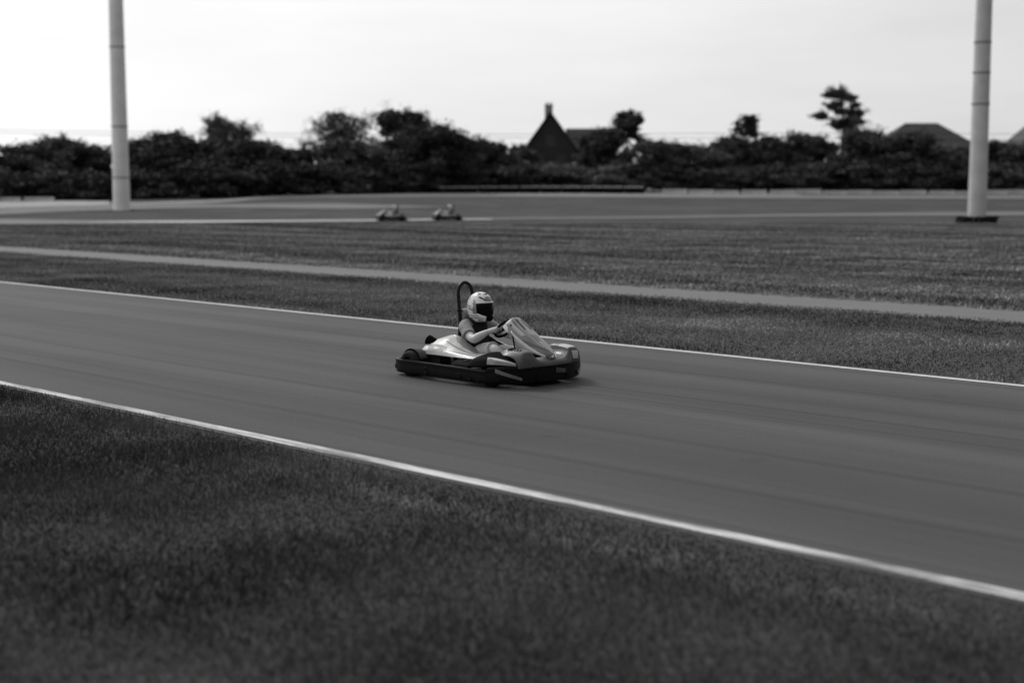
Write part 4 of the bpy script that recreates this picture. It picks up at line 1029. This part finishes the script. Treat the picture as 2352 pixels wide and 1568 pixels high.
# helmet shell laid out on a direction grid so that the eye port has clean edges
def hel(th, ph, k=1.0):
    """th azimuth from straight ahead, ph elevation"""
    ax = abs(math.atan2(math.sin(th), math.cos(th)))
    if ax < R(70) and R(-62) < ph < R(15):
        bmp = (ph + R(62)) / R(36) if ph < R(-26) else (R(15) - ph) / R(41)
        ph = ph - R(15) * bmp * (1 - ax / R(70)) ** 0.8 + R(7) * bmp * (ax / R(70)) ** 2
    c, s_ = math.cos(ph), math.sin(ph); ct, st = math.cos(th), math.sin(th)
    up = s_ >= 0
    rad = c ** 0.92 if up else c ** 0.52
    a = (0.165 if ct > 0 else 0.168); bb = 0.129
    hz = 0.168 if up else 0.185
    chin = 0.022 * max(0, ct) ** 2.5 * max(0, -s_) ** 0.5 * 1.4 if not up else 0
    back = 0.012 * max(0, -ct) * max(0, -s_)
    p = Vector(((a + chin) * rad * ct * k + back, bb * rad * st * k, hz * (abs(s_) ** 1.0) * (1 if up else -1) * k))
    p = Matrix.Rotation(R(-4), 3, 'Y') @ p
    return HC + Vector((0.0, 0, 0.006)) + p - SEAT
TH = sorted(set([math.radians(x) for x in range(-180, 181, 6)] + [R(-70), R(70), R(-27), R(27)])); PH = [R(x) for x in (-62, -56, -50, -44, -38, -32, -26, -20, -14, -8, -2, 4, 10, 15, 20, 26, 32, 40, 48, 56, 64, 72, 80, 88)]
P0, P1, T1 = R(-26), R(15), R(70)
shell, vis, chinp = MB(), MB(), MB()
for i in range(len(TH) - 1):
    for j in range(len(PH) - 1):
        tm, pm = (TH[i] + TH[i + 1]) / 2, (PH[j] + PH[j + 1]) / 2
        inside = abs(tm) < T1 and P0 < pm < P1
        q = [(TH[i], PH[j]), (TH[i + 1], PH[j]), (TH[i + 1], PH[j + 1]), (TH[i], PH[j + 1])]
        if inside: vis.add([hel(a, b_, 0.972) for a, b_ in q], [(0, 1, 2, 3)])
        elif abs(tm) < R(27) and R(-56) < pm < P0: chinp.add([hel(a, b_, 0.995) for a, b_ in q], [(0, 1, 2, 3)])
        else: shell.add([hel(a, b_) for a, b_ in q], [(0, 1, 2, 3)])
shell.add([hel(TH[i], R(88)) for i in range(len(TH) - 1)], [tuple(range(len(TH) - 1))])
hm = shell.build('helmet', M['hwhite'], person, 50, solid=0.010)
vis.build('visor', M['visor'], hm, 60, solid=0.003); chinp.build('chin_vent', M['black'], hm, 60, solid=0.006)
def hdecal(quads, m, name, off=1.012, n=8, k=3):
    for A, B_, C_, D_ in quads:
        A, B_, C_, D_ = [Vector((R(a), R(b_))) for a, b_ in (A, B_, C_, D_)]; rows = []
        for i in range(n + 1):
            row = []
            for j in range(k + 1):
                q = (A * (1 - i / n) + B_ * (i / n)) * (1 - j / k) + (D_ * (1 - i / n) + C_ * (i / n)) * (j / k)
                row.append(hel(q.x, q.y, off))
            rows.append(row)
        MB().grid(rows).build(name, m, hm, 60)
for s in (1, -1):
    m_ = lambda q: tuple((a * s, b_) for a, b_ in q)
    hdecal([m_(((-62, 42), (-24, 24), (-24, 30), (-50, 44)))], M['black'], 'brow_vent')
    hdecal([m_(((-24, 58), (4, 50), (2, 57), (-14, 62)))], M['black'], 'top_vent')
    hdecal([m_(((-88, -20), (-70, -24), (-70, 20), (-84, 34))), m_(((-30, 22), (0, 20), (0, 44), (-22, 40)))], M['hgrey'], 'grey_panel', 1.008)
    hdecal([m_(((-178, 34), (-110, 30), (-118, 46), (-178, 50))), m_(((-60, 52), (-34, 60), (-60, 72), (-90, 66)))], M['hgrey'], 'grey_panel', 1.008)
    hdecal([m_(((-112, -2), (-84, -12), (-84, -8), (-112, 3)))], M['digit'], 'side_stripe', 1.012)
    hdecal([m_(((-150, -26), (-60, -34), (-60, -31), (-150, -22))), m_(((-150, -36), (-40, -44), (-40, -40), (-150, -32)))], M['hgrey'], 'side_stripe', 1.010, n=14)
    hdecal([m_(((-140, 10), (-96, 4), (-96, 7), (-140, 14)))], M['hgrey'], 'side_stripe', 1.010)
MB().tube([hel(a, P1 + R(1.5), 1.012) for a in np.linspace(-T1, T1, 22)], 0.008, 8).build('brim', M['hwhite'], hm, 60)
MB().tube(catmull([hel(R(-66), R(-50), 1.0), hel(R(-40), R(-55), 0.97), hel(R(-8), R(-62), 0.9)], 5), 0.006, 6).build('chin_strap', M['black'], hm, 60)

# ------------------------------------------------------------------ two more karts on the back track, each with its driver
for dx, dy, rz, lk, lp in ((900, 508.5, R(176), 'small distant kart on the back track, the one on the left of the pair', 'driver sitting in the left one of the two distant karts'),
                           (1028, 507.2, R(178), 'small distant kart on the back track, the one on the right of the pair', 'driver sitting in the right one of the two distant karts')):
    b0 = px(dx, dy, 0); b0.z = 0.055
    k2 = copy_tree(kart); k2.location = b0; k2.rotation_euler = (0, 0, rz); k2['label'] = lk; k2['group'] = 'karts far away on the back track'
    p2 = copy_tree(person); p2.location = b0 + Matrix.Rotation(rz, 4, 'Z') @ SEAT; p2.rotation_euler = (0, 0, rz); p2['label'] = lp; p2['group'] = 'drivers far away on the back track'
bpy.context.view_layer.update()
